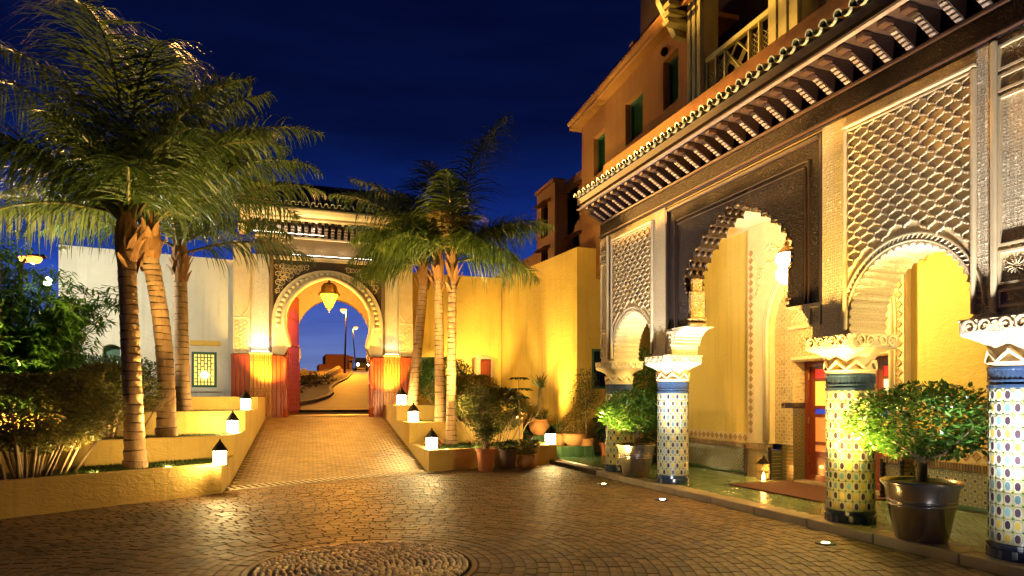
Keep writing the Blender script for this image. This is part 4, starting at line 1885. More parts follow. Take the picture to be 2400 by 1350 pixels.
# --- back wall with the entrance
XBW = 8.72
dy0, dy1 = 7.5, 9.62
mb = MB()
mb.plate([(2.4, ZFL - .05), (7.16, ZFL - .05), (7.16, 4.96), (2.4, 4.96)], [], XBW, XBW + .3, fx)
mb.build('back_wall', m_yellow, port)
mb = MB()
mb.plate([(10.6, ZFL - .05), (12.75, ZFL - .05), (12.75, 4.96), (10.6, 4.96)], [], XBW, XBW + .3, fx)
mb.build('back_wall', m_yellow, port)


def dado(y0, y1, x, ztop, mat=m_zel, parent=port):
    mb = MB()
    mb.box((x - .025, y0, ZFL), (x - .002, y1, ztop))
    d = mb.build('dado', mat, parent)
    mb = MB()
    mb.box((x - .04, y0, ZFL), (x - .026, y1, ZFL + .06))
    mb.build('skirting', m_gtile, d)
    cpb = MB()
    nseg = int((y1 - y0) / .04)
    for k in range(nseg):
        a = lerp(y0, y1, k / nseg)
        cpb.cbox((x - .045, a + .003, ztop), (x - .002, a + (y1 - y0) / nseg - .003, ztop + .10), .008)
    c = cpb.build('coping', M('brown_glaze', (.26, .16, .06), (.17, .10, .04), rough=.3, ns=5, rv=.2), d)
    return d


dado(10.6, 12.75, XBW, .62)
dado(2.4, 7.16, XBW, .62)
# diamond borders
dm = MB()
dm.add([(-.012, -.062, 0), (-.012, 0, -.062), (-.012, .062, 0), (-.012, 0, .062), (-.004, -.062 * .5, 0), (-.004, 0, -.031), (-.004, .031, 0), (-.004, 0, .031),
        (0, -.066, 0), (0, 0, -.066), (0, .066, 0), (0, 0, .066)],
       [(0, 1, 5, 4), (1, 2, 6, 5), (2, 3, 7, 6), (3, 0, 4, 7), (4, 5, 6, 7), (8, 9, 1, 0), (9, 10, 2, 1), (10, 11, 3, 2), (11, 8, 0, 3)])
m_diam = M('diamond_stucco', (.42, .27, .10), (.34, .2, .07), rough=.7, ns=6)
o = dm.build('diamond', m_diam, None)
dmm = o.data
bpy.data.objects.remove(o)
po = Vector(port.location)


def diamonds(p0, p1, n, x):
    mb = MB()
    lo = (x - .012, min(p0[0], p1[0]) - .09, min(p0[1], p1[1]) - .09)
    hi = (x - .001, max(p0[0], p1[0]) + .09, max(p0[1], p1[1]) + .09)
    mb.box(lo, hi)
    b = mb.build('diamond_border', m_cream, port)
    for k in range(n):
        q = (k + .5) / n
        put('diamond', dmm, b, Vector((x - .013, lerp(p0[0], p1[0], q), lerp(p0[1], p1[1], q))) - po)


diamonds((10.74, .83), (12.7, .83), 13, XBW)
diamonds((2.5, .83), (7.02, .83), 30, XBW)
XS = 8.60
# surround: outer plate with a tall pointed arch, inner plate with the door
yc = 8.72
ar = [(10.08, .75)]
for k in range(31):
    a = PI * k / 30
    pp = .35 * max(0, 1 - abs(a - PI / 2) / 1.2) ** 1.5
    ar.append((yc + 1.36 * math.cos(a), 2.9 + 1.20 * math.sin(a) + pp))
ar.append((yc - 1.36, .75))
mb = MB()
mb.plate([(10.6, .75)] + ar + [(7.16, .75), (7.16, 4.945), (10.6, 4.945)], [], XS, XBW + .28, fx)
mb.build('door_surround', m_arch, port)
mb = MB()
for off, t in ((.05, .03), (-.02, .045)):
    pts = []
    for k in range(31):
        a = PI * k / 30
        pp = .35 * max(0, 1 - abs(a - PI / 2) / 1.2) ** 1.5
        pts.append((XS - .004, yc + (1.36 + off) * math.cos(a), 2.9 + (1.20 + off) * math.sin(a) + pp))
    pts = [(XS - .004, yc + 1.36 + off, .8)] + pts + [(XS - .004, yc - 1.36 - off, .8)]
    mb.tube(pts, t, 6)
mb.build('arch_roll', m_cream, port, smooth=True)
diamonds((10.5, .92), (10.5, 4.5), 25, XS)
diamonds((7.26, .92), (7.26, 4.5), 25, XS)
XI = 8.80
mb = MB()
mb.plate([(10.08, .75), (dy1, .75), (dy1, 2.28), (dy0, 2.28), (dy0, .75), (7.36, .75), (7.36, 4.7), (10.08, 4.7)], [], XI, XI + .3, fx)
m_starpl = carved('star_carved_plaster', (.72, .56, .30), (.54, .36, .16), scale=16, depth=.014, ringk=22)
mb.build('inner_surround', m_starpl, port)
# star rosettes up the pilasters and across the lintel
st = MB()
for k in range(8):
    a = 2 * PI * k / 8
    st.add([(-.014, .022 * math.cos(a - .3), .022 * math.sin(a - .3)), (-.010, .085 * math.cos(a), .085 * math.sin(a)), (-.014, .022 * math.cos(a + .3), .022 * math.sin(a + .3)), (-.022, .045 * math.cos(a), .045 * math.sin(a))],
           [(0, 1, 3), (1, 2, 3)])
o = st.build('star', m_diam, None, fix=False)
stm = o.data
bpy.data.objects.remove(o)
for yy in (9.85, 7.43):
    for k in range(11):
        put('star', stm, port, Vector((XI, yy, .95 + k * .27)) - po, (0, 0, 0), (1, 1 if yy > 8 else .7, 1))
mb = MB()
mb.cbox((XI - .03, dy0 - .02, 2.30), (XI - .001, dy1 + .02, 2.36), .01)
mb.cbox((XI - .05, dy0 - .1, 2.86), (XI - .001, dy1 + .1, 2.93), .015)
mb.build('lintel_moulding', m_cream, port)
for yy in (9.32, 8.9, 8.5, 8.1, 7.75):
    put('star', stm, port, Vector((XI, yy, 2.6)) - po, (0, 0, 0), (1.3, 1.7, 1.7))
# lattice window above lintel
mb = MB()
for i in range(-14, 15):
    for s in (1, -1):
        p = [(XI - .01, yc + i * .09 - s * .30, 3.0), (XI - .01, yc + i * .09 + s * .30, 3.5)]
        if all(abs(q[1] - yc) < .95 for q in p):
            mb.tube(p, .013, 4)
mb.build('tympanum_lattice', m_cream, port)
# arabesque in the spandrels
mb = MB()
for s in (1, -1):
    cy = yc + s * 1.22
    for r_, a_, c_ in ((.20, 0, (cy, 4.28)), (.12, 1, (cy - s * .36, 4.46)), (.13, 2, (cy + s * .34, 4.0)), (.09, 1, (cy + s * .40, 3.66))):
        tmp = MB()
        scroll(tmp, (c_[0], c_[1]), r_, a_ + .6, s, 0, .018, turns=1.6)
        for x_, y_, z_ in tmp.v:
            mb.v.append((XS - .0 + y_, x_, z_))
        b = len(mb.v) - len(tmp.v)
        for f in tmp.f:
            mb.f.append(tuple(i + b for i in f))
            mb.m.append(0)
mb.build('scroll_carving', m_arch, port)
# dado blocks below the surround, with knobbed corner posts
for ya, yb in ((dy1 + .30, 10.6), (7.16, dy0 - .0)):
    mb = MB()
    mb.box((XS - .04, ya, ZFL), (XBW + .1, yb, .64))
    d = mb.build('dado_block', m_zel2, port)
    mb = MB()
    n = max(2, int((yb - ya) / .045))
    for k in range(n):
        a = lerp(ya, yb, k / n)
        mb.cbox((XS - .07, a + .003, .64), (XS + .02, a + (yb - ya) / n - .003, .745), .008)
    mb.build('coping', M('brown_glaze_block', (.26, .16, .06), (.17, .10, .04), rough=.3, rv=.2), d)
    for y in (ya, yb):
        mb = MB()
        pr = []
        for k in range(9):
            z = ZFL + k * .068
            pr += [(.022, z), (.034, z + .02), (.034, z + .045), (.022, z + .064)]
        mb.lathe(pr, 8, (XS - .06, y, 0))
        mb.build('knobbed_post', m_iron, d, smooth=True)
# reveal beside the door: tiled below, carved above
XD = 9.12
for yy, s in ((dy1, 1), (dy0, -1)):
    a, b = sorted((yy - s * .006, yy + s * .28))
    mb = MB()
    mb.box((XI + .0 if s < 0 else XI + .003, a, ZFL), (XD + .15, b, 1.45))
    rv_ = mb.build('tiled_reveal', zellige('reveal_mosaic' + str(s), 7.5, ax=(0, 2), cols=((.09, .065, .03), (.34, .26, .12), (.22, .15, .05), (.07, .08, .04))), port)
    mb = MB()
    mb.box((XI + .302, a, 1.45), (XD + .15, b, 2.6))
    mb.build('carved_reveal', m_starpl, rv_)
    mb = MB()
    mb.cbox((XI - .01, a - .012, 1.43), (XD, b + .012, 1.53), .01)
    mb.build('reveal_coping', m_zdark, rv_)
mb = MB()
mb.box((XI + .3, dy0 - .2, 2.28), (XD + .4, dy1 + .2, 2.5))
mb.build('door_head', m_cream, port)
mb = MB()
mb.box((XI + .02, dy0, ZFL - .02), (10.6, dy1, ZFL + .02))
mb.build('door_sill', m_stonecap, port)
# doors with coloured panes
mb = MB()
frame_bars(mb, dy0, dy1, ZFL + .02, 2.28, .10, XD - .05, XD + .07, fx)
dor = mb.build('door_frame', m_doorred, port)
g_red = glow('red_pane', (.75, .015, .01), .55)
g_amb = glow('amber_pane', (1.0, .50, .06), .42)
g_blue = glow('blue_pane', (.02, .04, .35), .35)
g_dim = glow('dim_amber_pane', (.55, .18, .03), .28)
g_whi = glow('bright_pane', (1, .66, .28), .7)
dw = (dy1 - dy0 - .2) / 4
for L in range(4):
    y0, y1 = dy0 + .10 + L * dw, dy0 + .10 + (L + 1) * dw
    zs = [.12, .62, .80, 1.30, 1.45, 1.95, 2.16]
    holes = [[(y0 + .09, a + .03), (y1 - .09, a + .03), (y1 - .09, b - .03), (y0 + .09, b - .03)] for a, b in zip(zs[1:], zs[2:])]
    mb = MB()
    mb.plate([(y0 + .004, .125), (y1 - .004, .125), (y1 - .004, 2.175), (y0 + .004, 2.175)], holes, XD, XD + .045, fx)
    lf = mb.build('door_leaf', m_doorred, dor)
    for (a, b), g in zip(list(zip(zs[1:], zs[2:])), (g_dim, g_dim if L % 2 else g_amb, g_blue, g_amb if L % 2 else g_whi, g_red)):
        mb = MB()
        mb.box((XD + .02, y0 + .085, a + .025), (XD + .03, y1 - .085, b - .025))
        mb.build('pane', g, lf)
    mb = MB()
    mb.cbox((XD - .012, y0 + .1, .2), (XD - .001, y1 - .1, .56), .008)
    mb.build('panel', m_doorred, lf)
mb = MB()
for z in (.45, 1.15, 1.95):
    mb.tube([(XD - .06, dy1 - .11, z), (XD - .06, dy1 - .11, z + .12)], .014, 6)
mb.build('hinge', m_brass, dor)
# coir mat
mt = MB()
mt.cbox((7.36, 7.36, ZFL - .001), (8.60, 9.60, ZFL + .016), .006)
tag(mt.build('door_mat', m_mat, None), 'red brown coir mat on the floor before the entrance door', 'mat')
# --- portico lantern
lp = thing('portico_lantern', (7.39, 8.2, 4.9), 'brass lantern with bright white glass hanging in the dark wooden arch', 'lantern')
x, y = 7.39, 8.2
mb = MB()
star = lambda th, z: .012 * math.cos(8 * th)
mb.lathe([(.03, 3.38), (.10, 3.42), (.155, 3.50), (.15, 3.58), (.11, 3.64), (.12, 3.70), (.165, 3.78), (.13, 3.86)], 32, (x, y, 0), wob=star)
mb.build('glass', glow('hot_glass', (1, .80, .45), 22), lp, smooth=True)
mb = MB()
for k in range(8):
    a = 2 * PI * k / 8
    pr = [(.036, 3.38), (.108, 3.42), (.17, 3.50), (.163, 3.58), (.122, 3.64), (.133, 3.70), (.18, 3.78), (.14, 3.86)]
    mb.tube([(x + r * math.cos(a), y + r * math.sin(a), z) for r, z in pr], .006, 4)
mb.lathe([(.185, 3.775), (.19, 3.785), (.18, 3.80)], 16, (x, y, 0))
mb.lathe([(0, 3.28), (.012, 3.29), (.02, 3.34), (.04, 3.38), (.0, 3.385)], 10, (x, y, 0))
mb.build('frame', m_brass, lp)
mb = MB()
mb.lathe([(.15, 3.86), (.14, 3.88), (.07, 3.96), (.03, 3.99), (.04, 4.02), (.015, 4.06), (0, 4.07)], 16, (x, y, 0))
mb.tube([(x, y, 4.05), (x, y, 4.94)], .008, 5)
mb.build('cap', m_brass, lp, smooth=True)
light('POINT', 'lantern_light', (x, y, 3.2), lp, 120, (1, .66, .16), .12)
# candle lantern by the door
cl = thing('candle_lantern', (8.42, 9.9, ZFL), 'small wire lantern glowing orange on the floor beside the entrance pilaster', 'lantern')
x, y = 8.42, 9.95
mb = MB()
for dx in (-.09, .09):
    for dy in (-.09, .09):
        mb.tube([(x + dx, y + dy, ZFL), (x + dx, y + dy, .40)], .007, 4)
for z in (ZFL + .01, .25, .40):
    mb.tube([(x - .09, y - .09, z), (x + .09, y - .09, z), (x + .09, y + .09, z), (x - .09, y + .09, z), (x - .09, y - .09, z)], .007, 4)
mb.lathe([(.12, .40), (.06, .47), (.02, .50), (.02, .54), (0, .54)], 4, (x, y, 0), ph=PI / 4)
mb.build('cage', m_iron, cl)
mb = MB()
mb.lathe([(.03, .11), (.03, .17), (.012, .19), (.016, .21), (0, .25)], 10, (x, y, 0))
mb.build('candle', glow('flame', (1, .45, .08), 25), cl, smooth=True)
light('POINT', 'candle_light', (x, y, .29), cl, 7, (1, .42, .08), .03)
# ------------------------------------------------------------------ buildings above and behind
ob = thing('orange_building', (8.6, 14, 0), 'orange rendered upper building with dark green shuttered windows above the portico', 'building')
E0 = Vector((8.02, 11.55, 0))
E1 = Vector((8.45, 17.85, 0))
dE = (E1 - E0).normalized()
nE = Vector((dE.y, -dE.x, 0))            # away from the courtyard
LE = (E1 - E0).length


def fE(u, v, n):
    p = E0 + dE * u + nE * n
    return (p.x, p.y, v)


def uE(x, y, off=0.0):
    r = FW + RT * ((x - 1200) / FPX)
    o = E0 + nE * off
    det = dE.x * (-r.y) + r.x * dE.y
    u = ((-o.x) * (-r.y) + r.x * (-o.y)) / det
    t = (o + dE * u).dot(FW)
    return u, CAMH + (HZ - y) / FPX * t


wins = []
for (xa, xb, yt, yb) in ((1391, 1418, 311, 405), (1466, 1507, 224, 326), (1554, 1590, 128, 246)):
    ua, _ = uE(xa, 0)
    ub, _ = uE(xb, 0)
    _, zt = uE((xa + xb) / 2, yt)
    _, zb = uE((xa + xb) / 2, yb)
    wins.append((min(ua, ub), max(ua, ub), zb, zt))
zt_all = sum(w[3] for w in wins) / 3
ZC = 9.72
mb = MB()
mb.plate([(0, 5), (LE, 5), (LE, ZC), (0, ZC)], [[(a, zb), (b, zb), (b, zt), (a, zt)] for a, b, zb, zt in wins], 0, .35, fE)
mb.build('facade', m_orange, ob)
for a, b, zb, zt in wins:
    mb = MB()
    frame_bars(mb, a - .003, b + .003, zb, zt, .05, .14, .22, fE)
    w = mb.build('shutter', m_green, ob)
    mb = MB()
    n = int((zt - zb - .1) / .07)
    for k in range(n):
        z = zb + .05 + k * .07
        mb.add([fE(a + .05, z, .15), fE(b - .05, z, .15), fE(b - .05, z + .05, .20), fE(a + .05, z + .05, .20)], [(0, 1, 2, 3)])
    mb.plate([(a, zb), (b, zb), (b, zt), (a, zt)], [], .215, .23, fE)
    mb.build('louvre', m_green, w)
mb = MB()
mb.plate([(-.26, ZC), (-.30, ZC + .03), (-.30, ZC + .10), (-.36, ZC + .16), (-.36, ZC + .22), (.35, ZC + .22), (.35, ZC)], [], -.2, LE + .30, lambda u, v, n: fE(n, v, u))
mb.build('cornice', m_orange, ob)
mb = MB()
mb.plate([(.4, ZC + .22), (1.6, ZC + .22), (1.6, ZC + .5), (.4, ZC + .5)], [], .05, .3, fE)
mb.plate([(1.9, ZC + .22), (LE - .1, ZC + .22), (LE - .1, ZC + .95), (1.9, ZC + .95)], [], .35, .6, fE)
mb.build('roof_parapet', m_orange, ob)
mb = MB()
mb.plate([(LE - .35, 5), (LE, 5), (LE, ZC), (LE - .35, ZC)], [], .352, 5, fE)
mb.plate([(0.02, ZC - .1), (LE - .02, ZC - .1), (LE - .02, ZC), (.02, ZC)], [], .352, 5, fE)
mb.build('end_wall', m_orange, ob)
mb = MB()
for u in (1.75, 3.6):
    mb.plate([(u, ZC + .22), (u + .22, ZC + .22), (u + .22, ZC + 1.25), (u, ZC + 1.25)], [], .36, .62, fE)
mb.build('chimney', m_orange, ob)
mb = MB()
p = [fE(LE * .98, ZC + .95, .4), fE(LE * .2, ZC + 1.6, .4)]
for k in range(12):
    u = .3 + k * .45
    mb.tube([fE(u, ZC + .2, .2), fE(u, ZC + .95, .2)], .012, 4)
mb.tube([fE(.2, ZC + .95, .2), fE(5.6, ZC + .95, .2)], .016, 5)
mb.build('roof_railing', m_iron, ob)
mb = MB()
q = uE(1561, 122)
mb.lathe([(.0, -.08), (.08, -.06), (.10, .0), (.06, .08), (0, .1)], 10, fE(q[0], q[1], -.03))
mb.build('vent', m_black, ob)
# green glazed bay with the lattice railing
bx = 8.0
bay = thing('timber_bay', (bx, 9.5, 7), 'olive green timber balcony bay with lattice railing on the terrace above the portico', 'balcony')
for xa, xb in ((1622, 1656), (1813, 1888)):
    a, b = on_x(xa, 60, bx).y, on_x(xb, 60, bx).y
    y1, y0 = a, b
    mb = MB()
    mb.cbox((bx - .1, y0, 6.2), (bx + .3, y1, 13.5), .03)
    po_ = mb.build('post', m_oldgreen, bay)
    mb = MB()
    nst = 3
    for k in range(nst):
        w = (y1 - y0) / nst
        mb.cbox((bx - .14, y0 + k * w + .02, 6.2), (bx - .101, y0 + (k + 1) * w - .02, 13.4), .012)
    mb.build('post_moulding', m_oldgreen, po_)
ra, rb_ = on_x(1809, 20, bx).y, on_x(1659, 140, bx).y
ZR = 8.36
mb = MB()
mb.cbox((bx - .07, ra, ZR - .07), (bx + .05, rb_, ZR + .03), .015)
mb.build('handrail', m_oldgreen, bay)
mb = MB()
mb.cbox((bx - .05, ra, ZR - 1.02), (bx + .05, rb_, ZR - .94), .012)
mb.build('bottom_rail', m_oldgreen, bay)
fr_ = [0, .16, .31, .69, .84, 1.0]
for q in fr_:
    mb = MB()
    yy = lerp(rb_, ra, q)
    mb.cbox((bx - .04, yy - .025, ZR - .94), (bx + .04, yy + .025, ZR - .07), .01)
    mb.build('baluster', m_oldgreen, bay)
mb = MB()
for i, (qa, qb) in enumerate(zip(fr_, fr_[1:])):
    ya, yb = lerp(rb_, ra, qa), lerp(rb_, ra, qb)
    if i == 2:
        ym, zm = (ya + yb) / 2, ZR - .5
        sq = [(bx, ym, zm + .42), (bx, ym + .38, zm), (bx, ym, zm - .42), (bx, ym - .38, zm), (bx, ym, zm + .42)]
        mb.tube(sq, .025, 4)
        for s, t in (((ya, ZR - .07), (ym, ZR - .5)), ((yb, ZR - .94), (ym, ZR - .5))):
            mb.tube([(bx, *s), (bx, *t)], .02, 4)
    n = max(3, int(abs(yb - ya) / .085))
    for k in range(n * 3):
        for s in (1, -1):
            z0 = ZR - .94 + (k / (n * 3)) * .87
            y0_, y1_ = lerp(ya, yb, 0), lerp(ya, yb, 1)
            dz = abs(y1_ - y0_)
            za, zb = (z0, z0 + dz) if s > 0 else (z0 + dz, z0)
            if max(za, zb) < ZR - .07:
                mb.tube([(bx + .012, y0_, za), (bx + .012, y1_, zb)], .008, 4)
mb.build('lattice', m_oldgreen, bay)
mb = MB()
mb.box((bx + 1.1, 3, 6.2), (bx + 1.15, rb_ + 4.5, 16))
m_shade = M('brown_curtain', (.075, .034, .018), (.05, .022, .012), rough=.85, ns=2, streak=(1, 5, .2))
mb.build('curtain', m_shade, bay)
mb = MB()
mb.box((bx + .3, 2.2, 6.2), (bx + .6, ra - .9, 14))
mb.build('panel_wall', m_oldgreen, bay)
# carved eave bracket at the top of the bay
mb = MB()
ya = on_x(1622, 60, bx).y
for k in range(7):
    mb.cbox((bx - .55 + k * .01, ya + .02, 9.36 + k * .18), (bx + .2, ya + .28, 9.47 + k * .18), .03)
mb.plate([(bx + .2, 9.2), (bx - .2, 9.25), (bx - .6, 9.9), (bx - .7, 12), (bx + .2, 12)], [], ya + .28, ya + .42, lambda u, v, n: (u, n, v))
mb.build('carved_bracket', m_oldgreen, bay)
mb = MB()
mb.box((bx + .1, ya + .45, 6.2), (bx + .4, E0.y + .05, 9.7))
mb.build('infill_wall', m_orange, bay)

# tan building with recessed windows, farther along
tb = thing('tan_building', (10.2, 23, 0), 'tan rendered block with narrow dark windows under small hoods, left of the orange building', 'building')
ZT2 = 10.1
fxx = lambda X: (lambda u, v, n: (X + n, u, v))


def openings(px, X):
    out = []
    for xa, xb, yt, yb in px:
        a, b = on_x(xa, 0, X).y, on_x(xb, 0, X).y
        xm = (xa + xb) / 2
        zt, zb = on_x(xm, yt, X).z, on_x(xm, yb, X).z
        out.append((min(a, b), max(a, b), zb, zt))
    return out


XT1, XT2 = 10.0, 10.55
ysplit = on_x(1300, 0, XT1).y
yfar = on_x(1258, 0, XT1).y
w1 = openings(((1268, 1284, 482, 556), (1268, 1284, 588, 640)), XT1)
mb = MB()
mb.plate([(ysplit, 3), (yfar, 3), (yfar, ZT2), (ysplit, ZT2)], [[(a, c), (b, c), (b, d_), (a, d_)] for a, b, c, d_ in w1], 0, .4, fxx(XT1))
mb.build('facade', m_tan, tb)
mb = MB()
mb.box((XT1 + .402, ysplit, 3), (14, ysplit + .3, ZT2))
mb.box((XT1 + .402, yfar - .3, 3), (14, yfar, ZT2))
mb.box((XT1 + .402, ysplit + .302, ZT2 - .2), (14, yfar - .302, ZT2))
mb.build('side_wall', m_tan, tb)
w2 = openings(((1320, 1330, 462, 535), (1342, 1357, 440, 515), (1318, 1330, 574, 640), (1342, 1357, 555, 610)), XT2)
ynear = on_x(1362, 0, XT2).y - 3.5
mb = MB()
mb.plate([(ynear, 3), (ysplit - .002, 3), (ysplit - .002, ZT2 + .1), (ynear, ZT2 + .1)], [[(a, c), (b, c), (b, d_), (a, d_)] for a, b, c, d_ in w2], 0, .4, fxx(XT2))
mb.build('recessed_facade', m_tan, tb)
for X, ws_ in ((XT1, w1), (XT2, w2)):
    for a, b, c, d_ in ws_:
        mb = MB()
        mb.box((X + .22, a - .02, c - .02), (X + .26, b + .02, d_ + .02))
        w = mb.build('window', M('dark_glass', (.02, .016, .014), rough=.12), tb)
        mb = MB()
        for k in range(1, 4):
            yy = lerp(a, b, k / 4)
            mb.tube([(X + .08, yy, c), (X + .08, yy, d_)], .02, 4)
        mb.build('grille', m_iron, w)
        mb = MB()
        mb.plate([(X - .30, d_ + .02), (X - .001, d_ + .02), (X - .001, d_ + .16)], [], a - .25, b + .25, lambda u, v, n: (u, n, v))
        mb.build('hood', m_tan, w)
mb = MB()
mb.cbox((XT1 - .08, ysplit - .05, ZT2 + .001), (XT1 + .5, yfar + .08, ZT2 + .16), .03)
mb.build('coping', m_tan, tb)
lb_ = thing('low_tan_building', (11, 30, 0), 'darker low tan building just behind the palm fronds and the wall top', 'building')
mb = MB()
mb.box((11.4, 26.2, 2), (11.8, 42, 8.6))
mb.box((10.2, 27.5, 2), (10.6, 28.0, 6.9))
mb.build('facade', m_tan, lb_)
mb = MB()
for k in range(3):
    mb.box((11.36, 29 + k * 3.2, 5.0), (11.395, 29.8 + k * 3.2, 6.6))
mb.build('window', m_black, lb_)

# ------------------------------------------------------------------ beyond the gate
hs = thing('hill_house', on_y(800, 880, 134), 'flat roofed orange house with stepped blocks on the hill seen through gate', 'house')
m_hill = M('house_render', (.40, .17, .055), (.33, .14, .045), rough=.9, ns=.3, bs=.2)
m_hill2 = M('house_render_pale', (.60, .36, .10), (.5, .3, .08), rough=.9, ns=.3)


def hblock(xa, xb, yt, Y, dep, mat, name):
    a, b = on_y(xa, yt, Y), on_y(xb, yt, Y)
    mb = MB()
    mb.cbox((a.x, Y, 3), (b.x, Y + dep, a.z), .1)
    return mb.build(name, mat, hs)


hblock(747, 790, 853, 133, 8, m_hill, 'low_block')
hblock(762.5, 806, 829.5, 134.5, 10, m_hill, 'tall_block')
a, b, c = on_y(806, 829.5, 134.5), on_y(834, 838, 134.5), on_y(834, 900, 134.5)
mb = MB()
mb.plate([(a.x, 3), (b.x, 3), (b.x, b.z), (a.x, a.z)], [], 134.5, 144, fy)
mb.build('sloping_block', m_hill, hs)
hblock(818, 905, 842, 131, 8, m_hill2, 'pale_block')
for xa, xb, yt, yb in ((819, 826, 845, 850), (843, 851, 845, 850), (863, 868, 845, 850)):
    a, b = on_y(xa, yt, 130.97), on_y(xb, yb, 130.97)
    mb = MB()
    mb.box((a.x, 130.9, b.z), (b.x, 130.99, a.z))
    mb.build('window', m_black, hs)
a, b = on_y(833, 858, 130.9), on_y(845, 867, 130.9)
mb = MB()
mb.box((a.x, 130.85, b.z), (b.x, 130.98, a.z))
mb.build('garage_door', m_black, hs)
rw = thing('verge_wall', on_hill(740, 910), 'low stone wall with pale coping along the verge beyond the gate', 'wall')
pts = [on_hill(700, 925), on_hill(751, 899), on_hill(778, 887), on_hill(799, 876)]
hts = [.1, .25, .5, .7]
mb, cp_ = MB(), MB()
for (p, h0), (q, h1) in zip(zip(pts, hts), list(zip(pts, hts))[1:]):
    mb.add([(p.x, p.y, p.z - .3), (q.x, q.y, q.z - .3), (q.x, q.y, q.z + h1), (p.x, p.y, p.z + h0), (p.x - .4, p.y, p.z - .3), (q.x - .4, q.y, q.z - .3), (q.x - .4, q.y, q.z + h1), (p.x - .4, p.y, p.z + h0)],
           [(0, 1, 2, 3), (4, 5, 6, 7), (3, 2, 6, 7), (0, 3, 7, 4), (1, 2, 6, 5)])
    cp_.tube([(p.x - .2, p.y, p.z + h0 + .04), (q.x - .2, q.y, q.z + h1 + .04)], .09, 6)
mb.build('wall_body', m_tan, rw)
cp_.build('coping', m_kerbd, rw)
tw_ = thing('terrace_wall', on_y(730, 880, 75), 'long red brown retaining wall with pale top band below the hill house', 'wall')
a, b = on_y(713, 881, 74), on_y(800, 876, 74)
mb = MB()
mb.box((a.x, 74, 2), (b.x, 74.5, a.z))
mb.build('wall_body', m_hill, tw_)
a, b = on_y(752, 872, 78), on_y(787, 872, 78)
mb = MB()
mb.box((a.x, 78, 2), (b.x, 78.5, a.z))
mb.build('pale_band', m_hill2, tw_)
a, b = on_y(788, 859, 72), on_y(802, 859, 72)
mb = MB()
mb.plate([(a.x, 2), (b.x, 2), (b.x, b.z - .25), (a.x, a.z)], [], 72, 72.4, fy)
mb.build('gate_pier', m_hill, tw_)
r_ = random.Random(5)
m_vb = leafmat('verge_leaf', (.05, .05, .014), (.035, .04, .01))
for (px_, py_, rad) in ((703, 926, .8), (722, 912, 1.2), (742, 905, 1.3), (765, 897, 1.2)):
    c_ = on_hill(px_, py_)
    vb = thing('verge_shrub', c_, {703: 'low dark shrub nearest the gate on the verge', 722: 'dark shrub before the red brown retaining wall', 742: 'dark shrub on the verge at foot of the low stone wall', 765: 'farthest dark shrub beside the low stone wall'}[px_], 'shrub', 'dark shrubs on the verge beyond the gate')
    mb = MB()
    for _ in range(900):
        d_ = Vector((r_.gauss(0, 1), r_.gauss(0, 1), abs(r_.gauss(0, 1)))).normalized() * rad * r_.uniform(.5, 1)
        p_ = c_ + Vector((d_.x * 1.3 - .8, d_.y, d_.z * .6))
        a_ = Vector((r_.gauss(0, 1), r_.gauss(0, 1), r_.gauss(0, 1))).normalized() * .16
        b_ = a_.cross(Vector((0, 0, 1))) * .4
        mb.add([p_, p_ + a_ * .5 + b_, p_ + a_, p_ + a_ * .5 - b_], [(0, 1, 2), (0, 2, 3)])
    mb.build('foliage', m_vb, vb, fix=False)
sg = thing('road_sign', on_y(712, 900, 70), 'small round road sign seen dark against the sky beyond the gate', 'sign')
a = on_y(712, 871, 70)
mb = MB()
mb.tube([(a.x, 70, hz(70)), (a.x, 70, a.z + .3)], .04, 6)
mb.build('post', m_iron, sg)
mb = MB()
mb.tube([(a.x, 69.93, a.z), (a.x, 69.97, a.z)], .33, 16)
mb.build('disc', M('sign_back', (.08, .07, .06), rough=.5), sg)


def street_lamp(xb, yb, xt, yt, Y, label, power, arm, pcol=(1, .36, .022)):
    b = on_y(xb, yb, Y)
    t = on_y(xt, yt, Y)
    s = thing('street_lamp', (b.x, Y, b.z), label, 'street lamp', 'street lamps on the road beyond the gate')
    mb = MB()
    mb.tube([(b.x, Y, b.z - 1), (b.x, Y, b.z + 1.2), (t.x - arm * .9, Y, t.z - .3), (t.x - arm * .5, Y, t.z + .05), (t.x, Y, t.z + .1)], [.11, .10, .06, .05, .04], 8)
    mb.build('pole', m_iron, s, smooth=True)
    mb = MB()
    mb.cbox((t.x - .32, Y - .14, t.z + .04), (t.x + .32, Y + .14, t.z + .18), .05)
    mb.build('head', m_iron, s)
    mb = MB()
    mb.lathe([(0, -.30), (.22, -.22), (.32, -.05), (.3, .03)], 12, (t.x, Y - .1, t.z + .05))
    mb.build('lens', glow('sodium_lens', (1, .36, .07), 1.6), s, smooth=True)
    light('POINT', 'lamp_light', (t.x, Y, t.z - .35), s, power, pcol, .2)
    return s


street_lamp(808, 884, 805, 727, 66, 'tall street lamp with glowing orange head, nearer of two in the gate', 6000, -.3)
street_lamp(833, 874, 834, 768, 100, 'street lamp with orange glow, farther one beside the hill house', 6000, .5)
